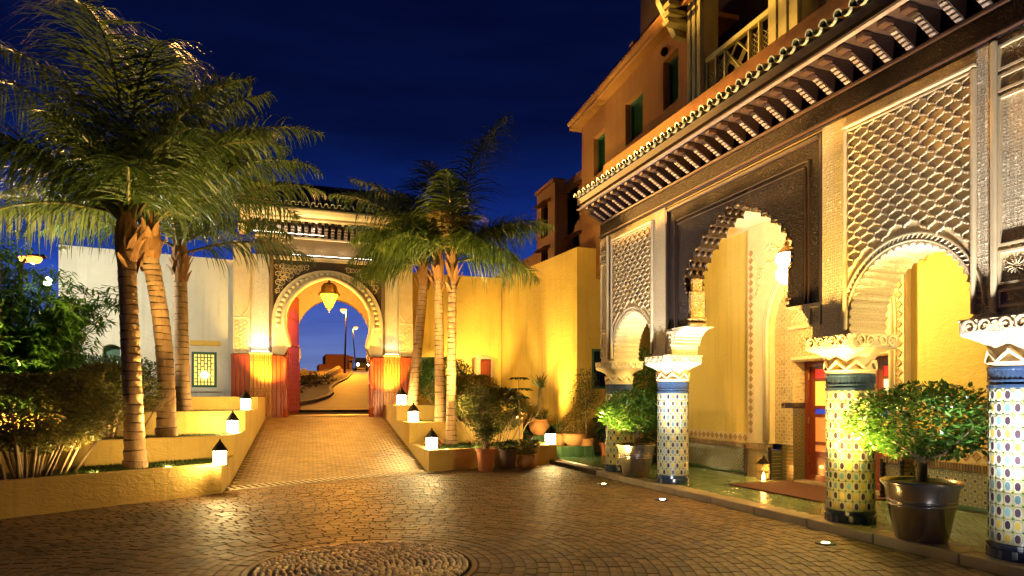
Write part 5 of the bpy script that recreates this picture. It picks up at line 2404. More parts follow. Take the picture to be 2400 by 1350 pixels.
# car at the crest
cp0 = on_hill(848, 878)
car = thing('parked_car', (on_y(847, 880, 80).x, 80, hz(80)), 'dark car with lit headlights facing the gate at the road crest', 'car')
x0, z0 = car.location.x, hz(80)
m_car = M('car_paint', (.03, .032, .036), rough=.25, coat=.6)
mb = MB()
prof = [(-2.0, .35), (-2.05, .75), (-1.9, .95), (-.9, 1.05), (-.2, 1.62), (1.5, 1.66), (2.1, 1.1), (2.15, .35)]
vs, fs = [], []
for sx, tap in ((-.9, 0), (.9, 0)):
    for u, v in prof:
        k = 1 - .22 * max(0, v - 1.0) / .65
        vs.append((x0 + sx * k, 80 + u, z0 + v))
n = len(prof)
fs = [(i, (i + 1) % n, n + (i + 1) % n, n + i) for i in range(n)] + [tuple(range(n)), tuple(range(n, 2 * n))]
mb.add(vs, fs)
mb.build('body', m_car, car)
mb = MB()
mb.add([(x0 - .74, 79.05, z0 + 1.10), (x0 + .74, 79.05, z0 + 1.10), (x0 + .66, 79.75, z0 + 1.60), (x0 - .66, 79.75, z0 + 1.60)], [(0, 1, 2, 3)])
mb.build('windscreen', M('car_glass', (.02, .025, .03), rough=.05), car)
for sx in (-.62, .62):
    mb = MB()
    mb.lathe([(0, -.03), (.13, -.01), (.14, .05), (0, .05)], 10)
    mb.v = [(x0 + sx + p[0], 77.95 + p[2], z0 + .72 + p[1]) for p in mb.v]
    mb.build('headlight', glow('headlight', (1, .9, .7), 40), car)
for sx in (-.8, .8):
    for yy in (-1.3, 1.35):
        mb = MB()
        mb.tube([(x0 + sx - .1, 80 + yy, z0 + .33), (x0 + sx + .1, 80 + yy, z0 + .33)], .33, 14)
        mb.build('wheel', m_black, car)
mb = MB()
mb.cbox((x0 - .5, 77.9, z0 + .45), (x0 + .5, 77.99, z0 + .65), .02)
mb.build('grille', m_iron, car)
def road_lamp(D, x, y, base, label, power, aim, cone):
    t = spot_at(x, y, D)
    s = thing('street_lamp', (t.x - .45, t.y, base), label, 'street lamp')
    mb = MB()
    mb.tube([(t.x - .45, t.y, base - .5), (t.x - .45, t.y, t.z - .25), (t.x - .3, t.y, t.z + .02), (t.x, t.y, t.z + .1)], [.09, .06, .05, .04], 8)
    mb.build('pole', m_iron, s, smooth=True)
    mb = MB()
    mb.cbox((t.x - .25, t.y - .14, t.z + .06), (t.x + .38, t.y + .14, t.z + .2), .05)
    mb.build('head', m_iron, s)
    mb = MB()
    mb.lathe([(0, -.24), (.20, -.17), (.28, -.04), (.26, .03)], 12, (t.x, t.y - .1, t.z + .04))
    mb.build('lens', glow('sodium_lens_side', (1, .33, .05), 1.5), s, smooth=True)
    light('SPOT', 'lamp_light', (t.x, t.y, t.z - .22), s, power, (1, .50, .11), .2, aim=aim, cone=cone, blend=1.0)


road_lamp(26, 82, 608, 1.3, 'nearer orange street lamp glowing above the bamboo at far left', 58000, (6.4, 8, 6.3), 44)
# second sodium lamp, added behind the nearer one: lights the upper buildings
s = thing('street_lamp', (-17.1, 54.5, 3.2), 'added second orange street lamp just behind the nearer one above the bamboo', 'street lamp')
t = spot_at(62, 606, 46)
mb = MB()
mb.tube([(t.x - .45, t.y, 2.5), (t.x - .45, t.y, t.z - .25), (t.x - .3, t.y, t.z + .02), (t.x, t.y, t.z + .1)], [.09, .06, .05, .04], 8)
mb.build('pole', m_iron, s, smooth=True)
mb = MB()
mb.cbox((t.x - .25, t.y - .14, t.z + .06), (t.x + .38, t.y + .14, t.z + .2), .05)
mb.build('head', m_iron, s)
mb = MB()
mb.lathe([(0, -.36), (.30, -.26), (.44, -.06), (.40, .03)], 12, (t.x, t.y - .15, t.z + .04))
mb.build('lens', glow('sodium_lens_added', (1, .33, .05), 1.5), s, smooth=True)
light('SPOT', 'lamp_light', (t.x, t.y, t.z - .05), s, 430000, (1, .50, .11), .25, aim=(7.0, 10, 6.0), cone=62, blend=1.0)
# ------------------------------------------------------------------ planters
V = Vector


def wall_run(mb, a, b, z0, z1, t=.22, back=None):
    """low wall from a to b (plan points) with thickness t behind its face"""
    a, b = V((a[0], a[1], 0)), V((b[0], b[1], 0))
    d = (b - a).normalized()
    n = V((-d.y, d.x, 0)) * t
    p = [a, b, b + n, a + n]
    vs = [(q.x, q.y, z0) for q in p] + [(q.x, q.y, z1) for q in p]
    mb.add(vs, [(0, 1, 2, 3), (4, 5, 6, 7), (0, 1, 5, 4), (1, 2, 6, 5), (2, 3, 7, 6), (3, 0, 4, 7)])


def tier(parent, front_a, front_b, side_b, z0, z1, soil_poly, zs, other=None):
    mb = MB()
    fa, fb, sb_ = V((*front_a, 0)), V((*front_b, 0)), V((*side_b, 0))
    t = .20
    d = (fb - fa).normalized()
    n = V((-d.y, d.x, 0)) * t
    # front wall and the wall along the ramp, mitred into one L
    ds = (sb_ - fb).normalized()
    ns = V((-ds.y, ds.x, 0)) * t
    # inner corner
    A = V((d.x, d.y)), V((ds.x, ds.y))
    det = d.x * (-ds.y) + ds.x * d.y
    q = (fb + ns) - (fa + n)
    s = (q.x * (-ds.y) + ds.x * q.y) / det
    ic = fa + n + d * s
    outl = [fa, fb, sb_, sb_ + ns, ic, fa + n]
    if other is not None:
        pass
    loop = [(p.x, p.y) for p in outl]
    mb.plate(loop, [], z0, z1, lambda u, v, w: (u, v, w))
    w = mb.build('tier', m_planter, parent)
    mod = w.modifiers.new('ease', 'BEVEL')
    mod.width = .012
    mod.segments = 2
    mod.limit_method = 'ANGLE'
    mb = MB()
    mb.add([(p[0], p[1], zs) for p in soil_poly], [tuple(range(len(soil_poly)))])
    so = mb.build('soil', m_earth, w, fix=False)
    return w


lpl = thing('stepped_planter', (-1.2, 13, 0), 'stepped ochre planter walls left of the ramp holding three tall palms', 'planter')
LX = lambda y: lerp(-1.0, -.52, (y - 12.1) / 9.4)
tier(lpl, (-9.2, 6.86), (-1.0, 12.13), (LX(14.0), 14.0), -.1, .50, [(-9.2, 7.0), (-1.1, 12.3), (-1.0, 14.0), (-3.4, 12.7), (-9.2, 9.6)], .45)
tier(lpl, (-9.0, 9.57), (LX(13.92), 13.92), (LX(15.9), 15.9), -.1, .895, [(-9, 9.7), (-.9, 14.0), (-.85, 15.9), (-3.3, 14.8), (-9, 12.2)], .84)
tier(lpl, (-9.0, 12.15), (LX(15.8), 15.8), (LX(19.0), 19.0), -.1, 1.34, [(-9, 12.3), (-.8, 15.95), (-.7, 19), (-9, 18)], 1.29)
tier(lpl, (-7.0, 16.45), (LX(18.9), 18.95), (LX(21.5) - .0, 21.5), -.1, 1.66, [(-7, 16.6), (-.7, 19.1), (-.6, 21.5), (-6.2, 21.1)], 1.61)
rpl = thing('stepped_planter', (4.5, 16.5, 0), 'stepped ochre planter walls right of the ramp holding three palms and hedges', 'planter')


def tier_r(front_a, front_b, back_a, back_b, z0, z1, zs):
    """planter box: near-left, near-right, far-left, far-right corners"""
    mb = MB()
    o = [V((*p, 0)) for p in (front_a, front_b, back_b, back_a)]
    c = sum(o, V((0, 0, 0))) / 4
    inner = []
    for p in o:
        dx, dy = c.x - p.x, c.y - p.y
        inner.append((p.x + .20 * (1 if dx > 0 else -1), p.y + .20 * (1 if dy > 0 else -1)))
    mb.plate([(p.x, p.y) for p in o], [inner], z0, z1, lambda u, v, w: (u, v, w))
    w = mb.build('tier', m_planter, rpl)
    mod = w.modifiers.new('ease', 'BEVEL')
    mod.width = .012
    mod.segments = 2
    mod.limit_method = 'ANGLE'
    mb = MB()
    mb.add([(x, y, zs) for x, y in inner], [(0, 1, 2, 3)])
    mb.build('soil', m_earth, w, fix=False)


tier_r((3.02, 14.22), (6.45, 15.06), (3.04, 16.9), (6.35, 17.3), -.1, .465, .41)
tier_r((3.04, 16.72), (6.3, 17.12), (3.07, 19.1), (6.3, 19.4), -.1, 1.0, .94)
tier_r((3.07, 18.9), (7.2, 19.2), (3.12, 21.4), (7.2, 22.0), -.1, 1.42, 1.36)

# added fittings sunk in the beds, to light palms, hedges and bamboo
for par, x_, y_, z_, aim_, pw_ in ((lpl, -2.75, 11.62, .452, (-3.6, 11.3, 1.6), 38), (lpl, -2.75, 13.15, .845, (-3.0, 13.8, 1.9), 18), (lpl, -4.55, 12.95, .845, (-4.8, 14.7, 3.2), 420), (lpl, -1.85, 12.35, .452, (-2.45, 13.0, 5.5), 820), (rpl, 3.62, 15.0, .415, (3.95, 16.4, 5.2), 1400), (rpl, 4.35, 15.15, .415, (5.1, 15.9, 1.5), 50)):
    mb = MB()
    mb.lathe([(.05, -.02), (.065, 0), (.05, .008), (0, .008)], 14, (x_, y_, z_))
    f_ = mb.build('added_bed_light', glow('added_bed_lens_%d' % len(bpy.data.materials), (1, .7, .3), 20), par)
    light('SPOT', 'spot_light', (x_, y_, z_ + .05), f_, pw_, (1, .66, .2), .05, aim=aim_, cone=80 if pw_ > 500 else 125, blend=.9)

# grass on the beds
def grass(name, label, polys, n, h, seed):
    r = random.Random(seed)
    mb = MB()
    for poly, z, keep in polys:
        xs_, ys_ = [p[0] for p in poly], [p[1] for p in poly]
        k = 0
        tries = 0
        while k < n * keep and tries < n * 20:
            tries += 1
            x, y = r.uniform(min(xs_), max(xs_)), r.uniform(min(ys_), max(ys_))
            if not inside((x, y), poly):
                continue
            k += 1
            a = r.uniform(0, 6.28)
            hh = h * r.uniform(.5, 1.2)
            w = .006
            lx_, ly_ = math.cos(a), math.sin(a)
            b = r.uniform(.2, .8) * hh
            mb.add([(x - ly_ * w, y + lx_ * w, z), (x + ly_ * w, y - lx_ * w, z), (x + lx_ * b, y + ly_ * b, z + hh)], [(0, 1, 2)])
    o = mb.build(name, m_grass, None, fix=False)
    tag(o, label, 'grass', kind='stuff')


grass('grass', 'short green grass on the soil of the planter beds', [
    ([(-3.2, 11.2), (-1.25, 12.4), (-1.2, 13.7), (-3.4, 12.6)], .45, 1.0),
    ([(-3.2, 13.0), (-1.1, 14.1), (-1.0, 15.6), (-3.3, 14.6)], .84, .8),
    ([(-3.0, 15.2), (-.9, 16.1), (-.9, 18.7), (-3.0, 17.6)], 1.29, .7),
    ([(3.3, 14.5), (6.2, 15.2), (6.1, 17.0), (3.3, 16.6)], .41, 1.6),
    ([(3.3, 17.0), (6.0, 17.3), (6.0, 19.0), (3.3, 18.8)], .94, 1.0),
    ([(3.3, 19.2), (6.5, 19.5), (6.5, 21.5), (3.3, 21.3)], 1.36, .8)], 4200, .055, 5)

# ------------------------------------------------------------------ palms
def hdir(a):
    """horizontal direction in plan, a in degrees: 0 right of the picture, 90 away, 180 left, 270 towards the camera"""
    a = math.radians(a)
    return RT * math.cos(a) + FW * math.sin(a)


def frond(parent, base, az, el, L, droop, seed, mat=None, nl=84, lw=.036, leaf=.72, curl=0.0):
    r = random.Random(seed)
    h = hdir(az)
    side = V((-h.y, h.x, 0))
    pts = []
    p = V(base)
    n = 18
    for i in range(n + 1):
        q = i / n
        e = math.radians(el) - math.radians(droop * .86) * (q ** 1.6)
        t = h * math.cos(e) + V((0, 0, 1)) * math.sin(e) + side * curl * q
        pts.append((p.copy(), t.normalized()))
        p = p + t.normalized() * (L / n)
    mb = MB()
    mb.cur = 0
    mb.tube([q for q, _ in pts], [.034 * (1 - .88 * i / n) + .004 for i in range(n + 1)], 5)
    mb.cur = 1
    for i in range(nl):
        q = .14 + .86 * (i + r.random() * .6) / nl
        f = q * n
        k = min(int(f), n - 1)
        pos = pts[k][0].lerp(pts[k + 1][0], f - k)
        t = pts[k][1]
        sv = t.cross(V((0, 0, 1)))
        if sv.length < .15:
            sv = -side * 1.0
        sv.normalize()
        up = sv.cross(t).normalized()
        ll = leaf * (.45 + 1.1 * math.sin(PI * min(1, q * .92 + .10)) ** .8) * (1 - .35 * q ** 4)
        for s in (1, -1):
            a = r.uniform(-.55, .65)
            d = (sv * s * math.cos(a) + up * math.sin(a)) * .85 + t * r.uniform(.35, .75)
            d.normalize()
            l2 = ll * r.uniform(.8, 1.15)
            c = pos
            wv = d.cross(up)
            if wv.length < .2:
                wv = t
            wv = wv.normalized()
            vs = []
            seg = 4
            dd_ = d.copy()
            for j in range(seg + 1):
                w = lw * (1 - (j / seg) ** 2 * .9) * (.75 if j == 0 else 1)
                vs += [c + wv * w / 2, c - wv * w / 2]
                dd_ = (dd_ + V((0, 0, -1)) * (.13 + .17 * j)).normalized()
                c = c + dd_ * l2 / seg
            mb.add(vs, [(2 * j, 2 * j + 1, 2 * j + 3, 2 * j + 2) for j in range(seg)])
    o = mb.build('frond', [m_rachis, mat or m_frond], parent, fix=False)
    return o


def palm(label, base, top, r0, r1, fronds, seed, sheath=.9, lean=None):
    r = random.Random(seed)
    base, top = V(base), V(top)
    t = thing('palm_tree', base, label, 'palm tree', 'palms on the planters beside the ramp')
    H = (top - base).length
    mb = MB()
    n = 16
    vs, ms = [], []
    rings = []
    z = 0.0
    while z < H:
        step = r.uniform(.10, .17) * (1.15 - .3 * z / H)
        q = z / H
        c = base.lerp(top, q) + (lean or V((0, 0, 0))) * math.sin(PI * q)
        rr = lerp(r0, r1, q ** .7) * (1 + .22 * math.exp(-z * 4))
        rings.append((c, rr * 1.0, 0))
        q2 = min(1, (z + step * .80) / H)
        c2 = base.lerp(top, q2) + (lean or V((0, 0, 0))) * math.sin(PI * q2)
        rings.append((c2, rr * 1.035, 1))
        rings.append((c2 + V((0, 0, step * .10)), rr * .965, 0))
        z += step
    for c, rr, m in rings:
        tl_ = r.uniform(-.022, .022)
        for k in range(n):
            a = 2 * PI * k / n
            w = rr * (1 + r.uniform(-.035, .035))
            vs.append((c.x + w * math.cos(a), c.y + w * math.sin(a), c.z + tl_ * math.cos(a)))
    for i in range(len(rings) - 1):
        for k in range(n):
            k2 = (k + 1) % n
            mb.cur = rings[i][2]
            mb.f.append((i * n + k, i * n + k2, (i + 1) * n + k2, (i + 1) * n + k))
            mb.m.append(mb.cur)
    mb.v = [tuple(v) for v in vs]
    mb.build('trunk', [m_trunk, m_scar], t, smooth=True, fix=False, angle=30)
    # crown shaft: fibrous sheath and old frond boots
    c = MB()
    c.lathe([(r1 * 1.0, -.05), (r1 * 1.25, .12), (r1 * 1.35, .35), (r1 * 1.1, .6), (r1 * .75, sheath), (r1 * .4, sheath + .25), (0, sheath + .3)], 12, top, wob=lambda th, z: .012 * math.sin(5 * th + z * 9))
    for k in range(12):
        a = r.uniform(0, 6.28)
        z0 = r.uniform(-.35, .40)
        d = V((math.cos(a), math.sin(a), 0))
        L = r.uniform(.22, .45)
        p0 = top + d * r1 * 1.0 + V((0, 0, z0))
        p1 = p0 + d * .07 + V((0, 0, L * .55))
        p2 = p1 + d * .10 + V((0, 0, L * .45))
        s_ = V((-d.y, d.x, 0))
        c.add([p0 + s_ * .08, p0 - s_ * .08, p1 - s_ * .06, p1 + s_ * .06, p2 - s_ * .012, p2 + s_ * .012, p0 + d * .03, p1 + d * .03, p2 + d * .01],
              [(0, 6, 7, 3), (6, 1, 2, 7), (3, 7, 8, 5), (7, 2, 4, 8), (0, 3, 2, 1), (3, 5, 4, 2)])
    c.build('crown_shaft', m_sheath, t, fix=False)
    ct = top + V((0, 0, sheath * .75))
    for i, f in enumerate(fronds):
        kw = {}
        if len(f) > 4:
            kw = dict(f[4])
        if kw.pop('dry', None):
            kw['mat'] = m_frondd
        frond(t, ct + V((rnd.uniform(-.05, .05), rnd.uniform(-.05, .05), rnd.uniform(-.3, .1))), f[0], f[1], f[2], f[3], seed * 100 + i, **kw)
    return t


pA = on_z(318, 1095, .48)
pAt = spot_at(297, 610, pA.dot(FW))
palm('tallest front palm with thick ringed trunk, nearest the camera on left planter', pA, pAt, .150, .135,
     [(140, 87, 5.5, 80, dict(curl=.06, leaf=1.15, nl=150, lw=.034)), (100, 84, 4.6, 70, dict(leaf=1.0, nl=130)), (180, 66, 4.2, 100, dict(leaf=.85)), (190, 40, 3.6, 70), (200, 50, 3.2, 85), (165, 34, 2.8, 75), (225, 44, 2.6, 90),
      (330, 60, 2.6, 110), (20, 62, 3.2, 95), (60, 66, 3.4, 90), (110, 60, 3.3, 95), (300, 34, 2.0, 85), (185, 14, 2.4, 60), (350, 76, 3.3, 85), (180, 80, 4.0, 85), (30, 80, 3.6, 80), (262, 70, 2.4, 110)], 1)
pB = on_z(390, 1022, .87)
pBt = spot_at(352, 605, pB.dot(FW))
palm('middle palm of the three on left planter with slightly leaning ringed trunk', pB, pBt, .165, .15,
     [(20, 64, 4.4, 95), (60, 72, 4.0, 85), (110, 70, 4.0, 90), (160, 60, 3.6, 90), (0, 46, 3.8, 90), (330, 42, 3.0, 90), (300, 55, 2.8, 105), (45, 36, 3.4, 75), (10, 80, 4.0, 90), (350, 66, 3.6, 100), (170, 32, 3.0, 75)], 2, lean=V((.10, 0, 0)))
pC = on_z(430, 963, 1.31)
pCt = spot_at(422, 640, pC.dot(FW))
palm('rear slim palm closest to the lit lattice window on left planter', pC, pCt, .165, .15,
     [(5, 50, 4.0, 90), (20, 66, 4.2, 85), (60, 66, 4.0, 90), (110, 60, 3.8, 90), (160, 50, 3.6, 90), (320, 44, 3.2, 95), (285, 52, 3.0, 105), (30, 24, 3.4, 70), (345, 22, 3.3, 75), (200, 26, 3.0, 75), (10, 78, 4.0, 85)], 3)
pD = on_z(1057, 1042, .42)
pDt = spot_at(1060, 655, pD.dot(FW))
palm('front palm of the right planter with a bright pale trunk beside the hedge', pD, pDt, .135, .105,
     [(35, 80, 4.4, 46, dict(leaf=1.15, nl=130, lw=.03)), (345, 34, 2.4, 70), (5, 40, 2.9, 75), (20, 18, 2.6, 80), (262, 74, 2.1, 30, dict()), (250, 80, 1.7, 160, dict(dry=1, leaf=.35)), (290, 80, 1.7, 160, dict(dry=1, leaf=.35)),
      (90, 50, 2.6, 90), (330, 10, 2.2, 70), (130, 55, 2.6, 90), (45, 52, 2.8, 85), (300, 25, 1.9, 85), (200, 30, 2.0, 90)], 4)
pE = on_z(1030, 988, .95)
pE = V((4.10, 17.75, .95))
pEt = spot_at(1027, 655, pE.dot(FW))
palm('middle palm of the three on the right planter, trunk partly hidden', pE, pEt, .15, .12,
     [(165, 62, 3.9, 62), (178, 48, 3.6, 62), (110, 84, 3.6, 45, dict(leaf=1.0, nl=120)), (140, 70, 3.2, 70), (185, 24, 2.2, 75), (210, 30, 2.6, 85), (60, 60, 2.8, 80), (240, 45, 2.4, 100), (90, 60, 2.8, 80)], 5)
pF = V((3.75, 20.1, 1.38))
pFt = spot_at(993, 668, pF.dot(FW))
palm('rear palm of the right planter nearest the gatehouse', pF, pFt, .16, .135,
     [(172, 54, 3.1, 80), (190, 25, 2.5, 90), (160, 72, 3.4, 60), (120, 78, 3.2, 60), (200, 8, 2.4, 85), (60, 50, 3.0, 90), (220, 40, 2.8, 100), (250, 30, 2.4, 90), (174, 12, 2.0, 70)], 6)

# ------------------------------------------------------------------ foliage
def leaves(mb, n, pick, size, r, flat=.3):
    for _ in range(n):
        p, out = pick()
        a = V((r.gauss(0, 1), r.gauss(0, 1), r.gauss(0, flat))) + out * .6
        if a.length < .05:
            continue
        a.normalize()
        b = a.cross(V((r.gauss(0, .4), r.gauss(0, .4), 1))).normalized()
        L = size * r.uniform(.6, 1.25)
        w = L * r.uniform(.22, .32)
        nrm = a.cross(b)
        mid = p + a * L * .5
        mb.add([p, mid + b * w + nrm * L * .06, p + a * L, mid - b * w + nrm * L * .06], [(0, 1, 2), (0, 2, 3)])


def ball_pick(c, rad, r, shell=.55, flat_top=None, gaps=9):
    c = V(c)
    lumps = []
    for _ in range(gaps):
        d = V((r.gauss(0, 1), r.gauss(0, 1), r.gauss(0, 1))).normalized()
        lumps.append(d)

    def pick():
        while True:
            d = V((r.gauss(0, 1), r.gauss(0, 1), r.gauss(0, 1))).normalized()
            k = max(d.dot(l) for l in lumps)
            s = r.uniform(shell, 1) ** .6 * (.70 + .36 * max(0, k) ** 1.5)
            q = V((d.x * rad[0], d.y * rad[1], d.z * rad[2])) * s
            if flat_top is not None and q.z > flat_top:
                q.z = flat_top - r.random() ** 2 * .12
            return c + q, d
    return pick


def shrub(name, label, cat, c, rad, n, size, mat, seed, base_z, stems=7, flat_top=None, stem_r=.022, group=None, shell=.45, spread=.45):
    r = random.Random(seed)
    t = thing(name, (c[0], c[1], base_z), label, cat, group)
    mb = MB()
    leaves(mb, n, ball_pick(c, rad, r, shell, flat_top), size, r)
    mb.build('foliage', mat, t, fix=False)
    mb = MB()
    for k in range(stems):
        a = r.uniform(0, 6.28)
        q = r.uniform(.1, spread)
        p0 = V((c[0] + rad[0] * q * .7 * math.cos(a), c[1] + rad[1] * q * .7 * math.sin(a), base_z - .02))
        p2 = V((c[0] + rad[0] * (q + .35) * math.cos(a), c[1] + rad[1] * (q + .35) * math.sin(a), c[2] + r.uniform(-.3, .3) * rad[2]))
        p1 = p0.lerp(p2, .5) + V((r.uniform(-.05, .05), r.uniform(-.05, .05), .05))
        mb.tube([p0, p1, p2], [stem_r, stem_r * .8, stem_r * .4], 6)
        for _ in range(2):
            d = V((r.gauss(0, .25) * rad[0], r.gauss(0, .25) * rad[1], r.uniform(.2, .7) * rad[2]))
            mb.tube([p1, p1 + d * .5, p1 + d], [stem_r * .6, stem_r * .45, stem_r * .2], 5)
    mb.build('branches', m_bark, t, fix=False, smooth=True)
    return t


# left side
shrub('clipped_shrub', 'big clipped hedge shrub with flat top and bare stems at the left edge', 'shrub', (-3.55, 11.35, 1.44), (1.25, .95, .68), 22000, .07, m_leafr, 11, .45, stems=26, flat_top=.50, stem_r=.024, spread=.9)
shrub('clipped_shrub', 'rounded clipped shrub behind the front left hedge, touching the nearest palm trunk', 'shrub', (-3.15, 13.75, 1.75), (.95, .8, .60), 12000, .07, m_leafr, 12, .84, stems=14, flat_top=.5, stem_r=.022, spread=.9)
shrub('clipped_shrub', 'dark green clipped shrub below the white lit wall', 'shrub', (-4.0, 17.6, 2.15), (1.35, 1.0, .62), 10000, .075, m_leafd, 13, 1.29, stems=8, flat_top=.45)
r = random.Random(21)
bt = thing('bamboo_clump', (-4.9, 14.6, .84), 'leafy bamboo clump with long narrow leaves lit from behind at far left', 'bamboo')
mb, st_ = MB(), MB()
for k in range(62):
    a, q = r.uniform(0, 6.28), r.uniform(.0, 1) ** .6
    p0 = V((-4.9 + .5 * q * math.cos(a), 14.7 + .45 * q * math.sin(a), .84))
    tip = V((-4.75 + 1.75 * q * math.cos(a), 14.7 + 1.3 * q * math.sin(a), r.uniform(2.6, 4.9) - .9 * q))
    m1 = p0.lerp(tip, .55) + V((0, 0, .35))
    st_.tube([p0, m1, tip], [.016, .012, .004], 5)
    for i in range(46):
        s_ = r.uniform(.25, 1.0)
        p = (m1.lerp(tip, (s_ - .55) / .45) if s_ > .55 else p0.lerp(m1, s_ / .55)) + V((r.gauss(0, .14), r.gauss(0, .14), r.gauss(0, .12)))
        for _ in range(8):
            d = V((r.gauss(0, 1), r.gauss(0, 1), r.uniform(-.9, .2))).normalized()
            b = d.cross(V((0, 0, 1)))
            if b.length < .1:
                continue
            b.normalize()
            L = r.uniform(.15, .28)
            q_ = p + V((r.gauss(0, .05), r.gauss(0, .05), r.gauss(0, .04)))
            mb.add([q_, q_ + d * L * .35 + b * L * .10, q_ + d * L + V((0, 0, -.03)), q_ + d * L * .35 - b * L * .10], [(0, 1, 2), (0, 2, 3)])
mb.build('foliage', m_leaf, bt, fix=False)
st_.build('canes', m_bark, bt, fix=False)

# right side
shrub('clipped_shrub', 'dome shaped clipped hedge on the right planter in front, dark top and leafy sides', 'shrub', (5.05, 15.95, 1.34), (.98, .75, .62), 15000, .07, m_leaf2, 14, .41, stems=18, flat_top=.52, stem_r=.018, spread=.9)
shrub('clipped_shrub', 'reddish clipped hedge just behind the dome shaped one', 'shrub', (4.95, 18.2, 1.78), (1.15, .75, .62), 12000, .07, m_leafr, 15, .94, stems=12, flat_top=.48)
shrub('clipped_shrub', 'rear green hedge against the yellow wall below the arched opening', 'shrub', (4.75, 20.3, 2.25), (1.15, .8, .70), 11000, .08, m_leaf, 16, 1.36, stems=8)


# pots
def pot(t, name, x, y, z, prof, mat, soil_r, soil_z, n=28):
    mb = MB()
    mb.lathe(prof, n, (x, y, z))
    p = mb.build(name, mat, t, smooth=True, angle=45)
    mb = MB()
    mb.lathe([(soil_r, soil_z), (soil_r * .6, soil_z + .02), (0, soil_z + .03)], 16, (x, y, z))
    mb.build('soil', m_soil, t, smooth=True)
    return p


def taper(r0, r1, h, lip=.02, liph=.05):
    return [(0, 0), (r0, 0), (lerp(r0, r1, .5) * 1.01, h * .5), (r1 - .005, h - liph), (r1 + lip, h - liph), (r1 + lip + .004, h - liph * .4), (r1 + lip, h), (r1 - .02, h), (r1 - .03, h - .06)]


# two big glossy pots with topiary trees on the portico floor
def topiary(x, y, seed, label):
    t = thing('potted_tree', (x, y, ZFL), label, 'potted tree', 'topiary trees in glossy dark pots on the portico floor')
    r = random.Random(seed)
    prof = [(0, 0), (.235, 0), (.25, .02), (.315, .36), (.325, .37), (.325, .385), (.32, .39), (.322, .40), (.332, .41), (.332, .425), (.328, .43), (.35, .56), (.385, .60), (.392, .615), (.385, .63), (.36, .62), (.34, .58)]
    pot(t, 'pot', x, y, ZFL, prof, m_urn, .345, .59, 40)
    mb = MB()
    mb.tube([(x, y, ZFL + .58), (x + .01, y - .01, .95), (x, y, 1.02), (x - .01, y, 1.08)], [.055, .042, .045, .03], 10)
    for k in range(12):
        a = 2 * PI * k / 12 + r.uniform(-.2, .2)
        L = r.uniform(.35, .62)
        mb.tube([(x, y, .93), (x + L * .45 * math.cos(a), y + L * .45 * math.sin(a), 1.05), (x + L * math.cos(a), y + L * math.sin(a), 1.12 + r.uniform(-.05, .3))], [.024, .016, .006], 5)
    mb.build('trunk', m_bark, t, smooth=True)
    mb = MB()
    leaves(mb, 5600, ball_pick((x, y, 1.37), (.74, .74, .40), r, .35, gaps=22), .074, r, .35)
    # cut the underside flat-ish: a few hanging sprays
    mb.build('crown', m_leaf, t, fix=False)
    return t


topiary(6.44, 5.17, 31, 'large topiary tree in a glossy dark pot between the two nearer columns')
topiary(6.44, 11.18, 32, 'topiary tree in a glossy dark pot between the two far columns')

# row of pots before the right planter
t = thing('potted_shrub', (4.25, 13.95, 0), 'leafy shrub in a bright red clay pot before the right planter', 'potted plant')
pot(t, 'pot', 4.25, 13.95, 0, taper(.15, .215, .50), m_terra, .19, .44)
r = random.Random(41)
mb, sb2 = MB(), MB()
for k in range(16):
    a = r.uniform(0, 6.28)
    q = r.uniform(.1, 1)
    tip = V((4.25 + .48 * q * math.cos(a), 13.95 + .4 * q * math.sin(a), r.uniform(1.1, 1.9)))
    p0 = V((4.25 + .05 * math.cos(a), 13.95 + .05 * math.sin(a), .46))
    sb2.tube([p0, p0.lerp(tip, .5) + V((0, 0, .1)), tip], [.014, .011, .005], 5)
    for i in range(15):
        c = p0.lerp(tip, r.uniform(.25, 1.02)) + V((r.gauss(0, .09), r.gauss(0, .09), r.gauss(0, .06)))
        for j in range(7):
            d = V((math.cos(j * .9 + i), math.sin(j * .9 + i), r.uniform(-.6, .1))).normalized()
            b = d.cross(V((0, 0, 1))).normalized()
            L = r.uniform(.07, .12)
            mb.add([c, c + d * L * .55 + b * L * .24, c + d * L + V((0, 0, -.015)), c + d * L * .55 - b * L * .24], [(0, 1, 2), (0, 2, 3)])
mb.build('foliage', m_leafy, t, fix=False)
sb2.build('stems', m_bark, t, fix=False)
t = thing('potted_plant', (4.85, 14.2, 0), 'dark brown clay pot with trailing leaves next to the red pot', 'potted plant')
pot(t, 'pot', 4.85, 14.2, 0, taper(.16, .20, .46), m_clay, .17, .40)
mb = MB()
leaves(mb, 520, ball_pick((4.85, 14.2, .52), (.27, .25, .14), r, .3), .07, r)
mb.build('foliage', m_leafd, t, fix=False)
t = thing('potted_plant', (5.25, 14.05, 0), 'small round belly clay pot with drooping plant, last of the row', 'potted plant')
pot(t, 'pot', 5.25, 14.05, 0, [(0, 0), (.12, 0), (.19, .10), (.205, .18), (.17, .28), (.15, .30), (.165, .33), (.145, .335), (.13, .30)], m_terra2, .13, .29)
mb = MB()
leaves(mb, 420, ball_pick((5.25, 14.05, .45), (.28, .26, .16), r, .3), .09, r)
mb.build('foliage', m_leafr, t, fix=False)
t = thing('potted_plant', (5.45, 14.35, 0), 'second clay pot behind the round belly one with low leaves', 'potted plant')
pot(t, 'pot', 5.45, 14.35, 0, taper(.14, .2, .48), m_terra2, .17, .42)
mb = MB()
leaves(mb, 380, ball_pick((5.45, 14.35, .56), (.24, .22, .14), r, .3), .08, r)
mb.build('foliage', m_leafd, t, fix=False)
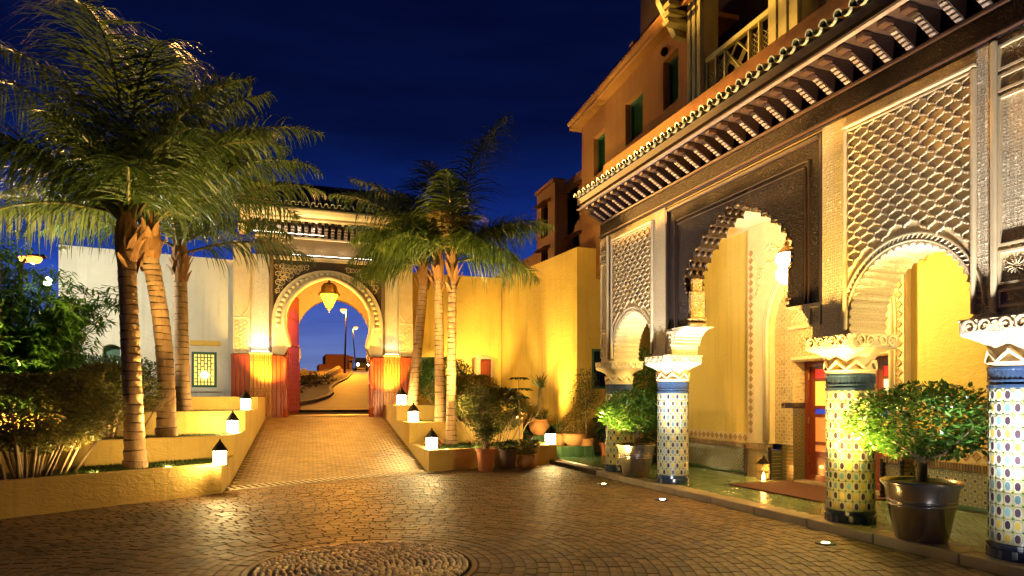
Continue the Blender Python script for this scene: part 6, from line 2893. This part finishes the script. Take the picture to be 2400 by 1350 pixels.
# tall thin sapling with umbrella leaf tiers
t = thing('sapling', (5.38, 14.9, .4), 'thin tall sapling with umbrella tiers of leaves against yellow wall', 'sapling')
sx, sy = 5.38, 14.9
mb = MB()
mb.tube([(sx, sy, .4), (sx + .01, sy, 1.3), (sx - .02, sy, 2.15)], [.014, .011, .007], 6)
mb.build('stem', m_bark, t)
mb = MB()
for z, R_, n in ((2.12, .28, 9), (1.86, .36, 10), (1.66, .30, 8)):
    for k in range(n):
        a = 2 * PI * k / n + z
        d = V((math.cos(a), math.sin(a), -.05))
        b = V((-d.y, d.x, 0))
        c0 = V((sx, sy, z)) + d * R_ * .25
        for off, L in ((0, 1.0), (.55, .7), (-.55, .7)):
            dd3 = (d + b * off).normalized()
            bb = V((-dd3.y, dd3.x, 0))
            L *= R_ * .75
            mb.add([c0, c0 + dd3 * L * .6 + bb * L * .16 + V((0, 0, .01)), c0 + dd3 * L + V((0, 0, -.05)), c0 + dd3 * L * .6 - bb * L * .16 + V((0, 0, .01))], [(0, 1, 2), (0, 2, 3)])
        mb.tube([(sx, sy, z), tuple(c0)], .004, 4)
mb.build('foliage', m_leafd, t, fix=False)

# green tiled steps in the corner with pots
stp = thing('tiled_steps', (7.0, 17.3, .1), 'dark green glazed tile steps in the corner carrying terracotta pots', 'steps')
for lo, hi in (((6.56, 15.55, .1), (7.72, 17.9, .36)), ((6.40, 16.6, .36), (7.60, 18.6, .60)), ((6.32, 17.5, .60), (7.55, 19.4, .86))):
    mb = MB()
    mb.box((lo[0], lo[1], lo[2] - .3), (hi[0], hi[1], hi[2] - .005))
    s_ = mb.build('step', m_joint, stp)
    n = int((hi[0] - lo[0]) / .072)
    tm = MB()
    w = (hi[0] - lo[0]) / n
    tm.cbox((-w / 2 + .003, -.012, 0), (w / 2 - .003, .0, hi[2] - lo[2] - .012), .005)
    o = tm.build('tile', m_gtile, None)
    me = o.data
    bpy.data.objects.remove(o)
    for k in range(n):
        put('tile', me, s_, V((lo[0] + (k + .5) * w, lo[1], lo[2] + .004)) - V(stp.location))
    tm = MB()
    tm.cbox((-w / 2 + .003, 0, -.01), (w / 2 - .003, .34, .004), .004)
    o = tm.build('tread_tile', m_gtile, None)
    me = o.data
    bpy.data.objects.remove(o)
    for k in range(n):
        for j in range(3):
            put('tread_tile', me, s_, V((lo[0] + (k + .5) * w, lo[1] - .01 + j * .346, hi[2])) - V(stp.location))


def blades(mb, c, n, L, r, w=.035, up=.9, droop=.5):
    c = V(c)
    for k in range(n):
        a = r.uniform(0, 6.28)
        e = r.uniform(.05, 1.0) * up
        d = V((math.cos(a) * (1 - e * .75), math.sin(a) * (1 - e * .75), e)).normalized()
        b = V((-math.sin(a), math.cos(a), 0))
        l2 = L * r.uniform(.7, 1.1)
        p, vs = c, []
        dd4 = d.copy()
        for j in range(5):
            ww = w * (1, 1.2, 1, .65, .05)[j] / 2
            vs += [p + b * ww, p - b * ww]
            dd4 = (dd4 + V((0, 0, -1)) * droop * .14 * j).normalized()
            p = p + dd4 * l2 / 4
        mb.add(vs, [(2 * j, 2 * j + 1, 2 * j + 3, 2 * j + 2) for j in range(4)])


t = thing('potted_yucca', (6.72, 16.95, .6), 'yucca with two spiky heads in a round terracotta pot on green steps', 'potted plant')
pot(t, 'pot', 6.72, 16.95, .6, [(0, 0), (.16, 0), (.26, .12), (.29, .24), (.24, .37), (.22, .39), (.25, .43), (.22, .435), (.2, .40)], m_terra2, .2, .39)
mb = MB()
mb.tube([(6.72, 16.95, .98), (6.70, 16.95, 1.4), (6.74, 16.95, 1.92)], [.06, .045, .04], 8)
mb.build('trunk', m_bark, t, smooth=True)
mb = MB()
r = random.Random(51)
blades(mb, (6.74, 16.95, 1.9), 46, .48, r)
blades(mb, (6.62, 16.9, 1.05), 30, .42, r)
blades(mb, (6.86, 16.9, 1.05), 24, .36, r)
mb.build('foliage', m_leafy, t, fix=False)
t = thing('potted_plant', (6.45, 17.9, .86), 'small terracotta pot high on the green steps near the hedge', 'potted plant')
pot(t, 'pot', 6.45, 17.75, .86, [(0, 0), (.12, 0), (.2, .12), (.2, .24), (.17, .3), (.19, .33), (.16, .33)], m_terra2, .15, .29)
mb = MB()
blades(mb, (6.45, 17.75, 1.14), 30, .42, r)
mb.build('foliage', m_leafd, t, fix=False)
t = thing('potted_plant', (7.22, 15.95, .36), 'spiky grass like plant with arching leaves in pale pot by the lit corner lantern', 'potted plant')
pot(t, 'pot', 7.05, 16.35, .36, [(0, 0), (.13, 0), (.22, .1), (.22, .22), (.2, .28), (.22, .3), (.19, .3)], m_terra2, .18, .27)
mb = MB()
blades(mb, (7.05, 16.35, .62), 70, .62, r, w=.03)
mb.build('foliage', m_leafy, t, fix=False)
t = thing('potted_shrub', (7.3, 16.1, .36), 'dry reddish shrub in a wide shallow terracotta bowl beside wall corner', 'potted plant')
pot(t, 'pot', 7.35, 16.0, .36, [(0, 0), (.18, 0), (.30, .12), (.33, .24), (.31, .29), (.335, .32), (.30, .32)], m_terra2, .29, .28)
mb = MB()
leaves(mb, 1500, ball_pick((7.35, 16.0, .92), (.38, .36, .34), r, .3), .06, r)
mb.build('foliage', m_frondd, t, fix=False)
mb = MB()
for k in range(10):
    a = r.uniform(0, 6.28)
    mb.tube([(7.35, 16.0, .62), (7.35 + .3 * math.cos(a), 16 + .3 * math.sin(a), r.uniform(.85, 1.15))], [.012, .004], 5)
mb.build('stems', m_bark, t)
t = thing('potted_tree', (7.72, 15.85, .1), 'slim olive tree in conical terracotta pot in front of the corner', 'potted tree')
pot(t, 'pot', 7.62, 15.85, .1, taper(.13, .20, .44, .015), m_terra2, .18, .38)
mb = MB()
mb.tube([(7.62, 15.85, .46), (7.63, 15.84, .9), (7.61, 15.85, 1.5), (7.62, 15.85, 2.1)], [.026, .022, .016, .008], 7)
for k in range(16):
    a = r.uniform(0, 6.28)
    z = r.uniform(1.2, 1.9)
    L = r.uniform(.2, .38)
    mb.tube([(7.62, 15.85, z), (7.62 + L * math.cos(a), 15.85 + L * math.sin(a), z + .25)], [.009, .003], 4)
mb.build('trunk', m_bark, t, smooth=True)
mb = MB()
leaves(mb, 2100, ball_pick((7.62, 15.85, 1.78), (.42, .42, .66), r, .15, gaps=16), .06, r)
mb.build('crown', m_leaf2, t, fix=False)
t = thing('potted_plant', (8.1, 15.5, .1), 'broad leafy plant in a red clay pot beside the far column', 'potted plant')
pot(t, 'pot', 8.12, 15.6, .1, taper(.14, .19, .34), m_terra, .17, .29)
mb = MB()
leaves(mb, 420, ball_pick((8.12, 15.6, .85), (.34, .32, .46), r, .15), .17, r, .6)
mb.build('foliage', m_leafd, t, fix=False)
t = thing('potted_tree', (8.3, 13.8, .1), 'tall leafy tree in a pot behind the far column', 'potted tree')
pot(t, 'pot', 8.35, 14.0, .1, taper(.2, .27, .45), m_clay, .24, .39)
mb = MB()
mb.tube([(8.35, 14, .5), (8.37, 14, 1.4), (8.35, 14, 2.4)], [.04, .03, .015], 7)
mb.build('trunk', m_bark, t)
mb = MB()
leaves(mb, 3000, ball_pick((8.35, 14.0, 1.95), (.62, .6, .95), r, .2, gaps=16), .10, r)
mb.build('crown', m_leaf, t, fix=False)
shrub('dark_shrub', 'low dark glossy shrub on the floor behind the far topiary pot', 'shrub', (8.1, 13.2, .62), (.5, .45, .5), 1300, .12, m_leafd, 61, .1, stems=5)
# red flowers by the front lantern
t = thing('flower_clump', (3.45, 15.2, .41), 'small clump of red flowers beside the front right lantern', 'flowers')
mb = MB()
r = random.Random(71)
leaves(mb, 260, ball_pick((3.42, 15.6, .55), (.24, .2, .12), r, .2), .07, r)
mb.build('petals', M('red_petal', (.40, .05, .04), (.3, .04, .03), rough=.6, rv=.3), t, fix=False)
mb = MB()
leaves(mb, 160, ball_pick((3.42, 15.6, .47), (.24, .2, .08), r, .2), .07, r)
mb.build('foliage', m_leafd, t, fix=False)

# ------------------------------------------------------------------ lamps
g_lan = glow('frosted_lantern_glass', (1.0, .70, .26), 78)


def lantern(x, y, z, s, label, rot=.35):
    t = thing('lantern', (x, y, z), label, 'lantern', 'white lanterns on the planter walls')
    R = lambda px_, py_: (x + (px_ * math.cos(rot) - py_ * math.sin(rot)) * s, y + (px_ * math.sin(rot) + py_ * math.cos(rot)) * s)
    mb = MB()
    h = .13
    for sx in (-1, 1):
        for sy in (-1, 1):
            a = [R(sx * h - .010, sy * h - .010), R(sx * h + .010, sy * h - .010), R(sx * h + .010, sy * h + .010), R(sx * h - .010, sy * h + .010)]
            mb.add([(p[0], p[1], z) for p in a] + [(p[0], p[1], z + .36 * s) for p in a], [(0, 1, 2, 3), (4, 5, 6, 7), (0, 1, 5, 4), (1, 2, 6, 5), (2, 3, 7, 6), (3, 0, 4, 7)])
    mb.lathe([(.20 * s, .0), (.20 * s, .02 * s)], 4, (x, y, z), ph=PI / 4 + rot)
    mb.build('frame', m_iron, t)
    mb = MB()
    q = [R(-.118, -.118), R(.118, -.118), R(.118, .118), R(-.118, .118)]
    mb.add([(p[0], p[1], z + .022 * s) for p in q] + [(p[0], p[1], z + .355 * s) for p in q], [(0, 1, 5, 4), (1, 2, 6, 5), (2, 3, 7, 6), (3, 0, 4, 7), (0, 1, 2, 3), (4, 5, 6, 7)])
    mb.build('glass', g_lan, t)
    mb = MB()
    mb.lathe([(.212 * s, .355 * s), (.215 * s, .375 * s), (.06 * s, .575 * s), (.03 * s, .60 * s), (.035 * s, .62 * s), (.012 * s, .66 * s), (0, .665 * s)], 4, (x, y, z), ph=PI / 4 + rot)
    mb.build('roof', m_iron, t)
    return t


p = on_z(515, 1090, .50)
lantern(p.x, p.y + .03, .50, .66, 'lit lantern on the lowest step of left planter wall')
p = on_z(545, 1014, .895)
lantern(p.x, p.y + .05, .895, .70, 'lit lantern on the second step of left planter wall')
p = on_z(572, 960, 1.34)
lantern(LX(17.6) - .16, 17.3, 1.34, .72, 'lit lantern on the third step of left planter wall, by the gate')
p = on_z(1012, 1052, .465)
lantern(p.x, p.y, .465, .72, 'lit lantern at the front corner of the right planter near red flowers')
lantern(3.2, 17.0, 1.0, .76, 'lit lantern on the second step of the right planter wall')
lantern(3.3, 19.4, 1.42, .80, 'lit lantern on the top step of right planter wall beside gate')
p = on_z(1290, 1041, .465)
lantern(p.x, p.y, .465, .72, 'lit lantern at the far right corner of the right planter by the pots')


def ground_light(x, y, z, label, power, col, aim, cone=70, r=.085, size=.05, strength=30, blend=.7):
    t = thing('ground_light', (x, y, z), label, 'ground light', 'recessed uplights')
    mb = MB()
    mb.lathe([(r, -.04), (r + .02, -.04), (r + .025, .006), (r + .018, .01), (r, .008)], 20, (x, y, z))
    mb.build('ring', m_stonecap if r > .1 else m_iron, t, smooth=True)
    mb = MB()
    mb.lathe([(r - .002, .004), (r * .5, .008), (0, .009)], 20, (x, y, z))
    mb.build('lens', glow('lens_%d' % (len(bpy.data.materials)), col, strength), t, smooth=True)
    light('SPOT', 'spot_light', (x, y, z + .035), t, power, col, size, aim=aim, cone=cone, blend=blend)
    return t


WHITE, WARM = (.96, .94, 1.0), (1.0, .66, .19)
for px_, y_, c_, lab, pw in (((1415, 1116), 12.15, WARM, 'small recessed ground light before the farthest column', 200),
                             ((1552, 1149), 10.15, WHITE, 'bright white recessed ground light before the second far column', 190),
                             ((1935, 1236), 6.25, WARM, 'warm recessed ground light before the yellow tiled column', 400),
                             ((2372, 1336), 4.25, WHITE, 'large white recessed ground light at the right edge column', 190)):
    q = on_z(px_[0], px_[1], 0)
    q = V((5.66, q.y * 5.66 / q.x, 0))
    g_ = ground_light(q.x, q.y, .004, lab, pw * 3.6, c_, (6.36, lerp(q.y, y_, .8) , 4.4), cone=84, blend=1.0, size=.11)
    light('SPOT', 'column_light', (q.x + .03, q.y, .04), g_, pw * (.15 if c_ is WHITE else .065), c_, .05, aim=(6.5, y_, 1.5), cone=95, blend=1.0)
# floor fittings behind the facade that light the arches and back wall
for y_ in (11.15, 5.25):
    pass
# gate uplights
ground_light(-.66, YG - .80, 1.67, 'warm uplight washing the wooden dado left of gate', 340, (1, .60, .11), (.0, YG - .1, 4.6), cone=95, r=.07, strength=60)
ground_light(3.36, YG - .80, 1.43, 'warm uplight washing the wooden dado right of gate', 340, (1, .60, .11), (2.75, YG - .1, 4.6), cone=95, r=.07, strength=60)


def strip_light(x0, x1, y, z, label, power, col):
    t = thing('strip_light', ((x0 + x1) / 2, y, z), label, 'strip light')
    mb = MB()
    mb.cbox((x0, y - .02, z), (x1, y + .02, z + .03), .006)
    mb.build('housing', m_iron, t)
    mb = MB()
    mb.box((x0 + .01, y - .012, z + .03), (x1 - .01, y + .012, z + .034))
    mb.build('lens', glow('strip_lens_%d' % len(bpy.data.materials), col, 12), t)
    n = 4
    for k in range(n):
        light('SPOT', 'spot_light', (lerp(x0, x1, (k + .5) / n), y, z + .06), t, power / n, col, .03, aim=(lerp(x0, x1, (k + .5) / n), y + .16, z + 3), cone=120, blend=.9)


strip_light(-.95, -.42, YG - .12, ZD + .051, 'bright white strip light on the ledge left of the arch', 20, WHITE)
strip_light(3.12, 3.58, YG - .12, ZD + .051, 'warm strip light on the ledge right of the arch', 9, (1, .82, .5))
strip_light(-.9, 1.2, YG - .20, 6.722, 'white strip light hidden on the ledge under the gate cornice', 11, (1, .92, .7))
strip_light(.2, 2.8, YG - .05, 6.10, 'pale strip light on the course above the carved arch', 7, (1, .92, .75))


def floodlight(x, y, z, base, label, power, col, aim, cone, strength=40, rr=.09, size=.06):
    t = thing('floodlight', (x, y, base), label, 'floodlight', 'garden floodlights')
    d = (V(aim) - V((x, y, z))).normalized()
    mb = MB()
    mb.tube([(x, y, base), (x, y, z - rr)], .025, 6)
    mb.build('post', m_iron, t)
    mb = MB()
    c = V((x, y, z))
    mb.tube([c - d * .14, c - d * .10, c + d * .02], [rr * .6, rr, rr * 1.05], 12)
    mb.build('head', m_iron, t)
    mb = MB()
    mb.tube([c + d * .022, c + d * .026], rr * .95, 12)
    mb.build('lens', glow('flood_lens_%d' % len(bpy.data.materials), col, strength), t)
    light('SPOT', 'spot_light', c + d * .07, t, power, col, size, aim=aim, cone=cone, blend=.8)
    return t


gq = spot_at(112, 660, 15.2)
gp_ = thing('globe_lamp', (gq.x, gq.y, 1.3), 'white globe lamp on a post glowing through the bamboo beside the pale wall', 'lamp')
mb = MB()
mb.tube([(gq.x, gq.y, 1.2), (gq.x, gq.y, gq.z - .14)], [.04, .03], 8)
mb.lathe([(.03, -.16), (.08, -.14), (.07, -.11), (0, -.11)], 12, gq)
mb.build('post', m_iron, gp_, smooth=True, angle=40)
mb = MB()
mb.lathe([(0, -.09), (.06, -.07), (.09, 0), (.06, .07), (0, .10)], 16, gq)
mb.build('globe', glow('globe_glass', (1.0, .96, .80), 700), gp_, smooth=True)
floodlight(6.1, 17.5, .98, .9, 'small floodlight behind the dome hedge aimed at side wall', 480, (1, .71, .22), (7.55, 18.6, 3.0), 120, rr=.07)
floodlight(5.6, 20.6, 1.75, 1.36, 'small floodlight among rear hedges aimed at the yellow wall', 250, (1, .71, .22), (5.6, 22.0, 4.0), 125, rr=.07)
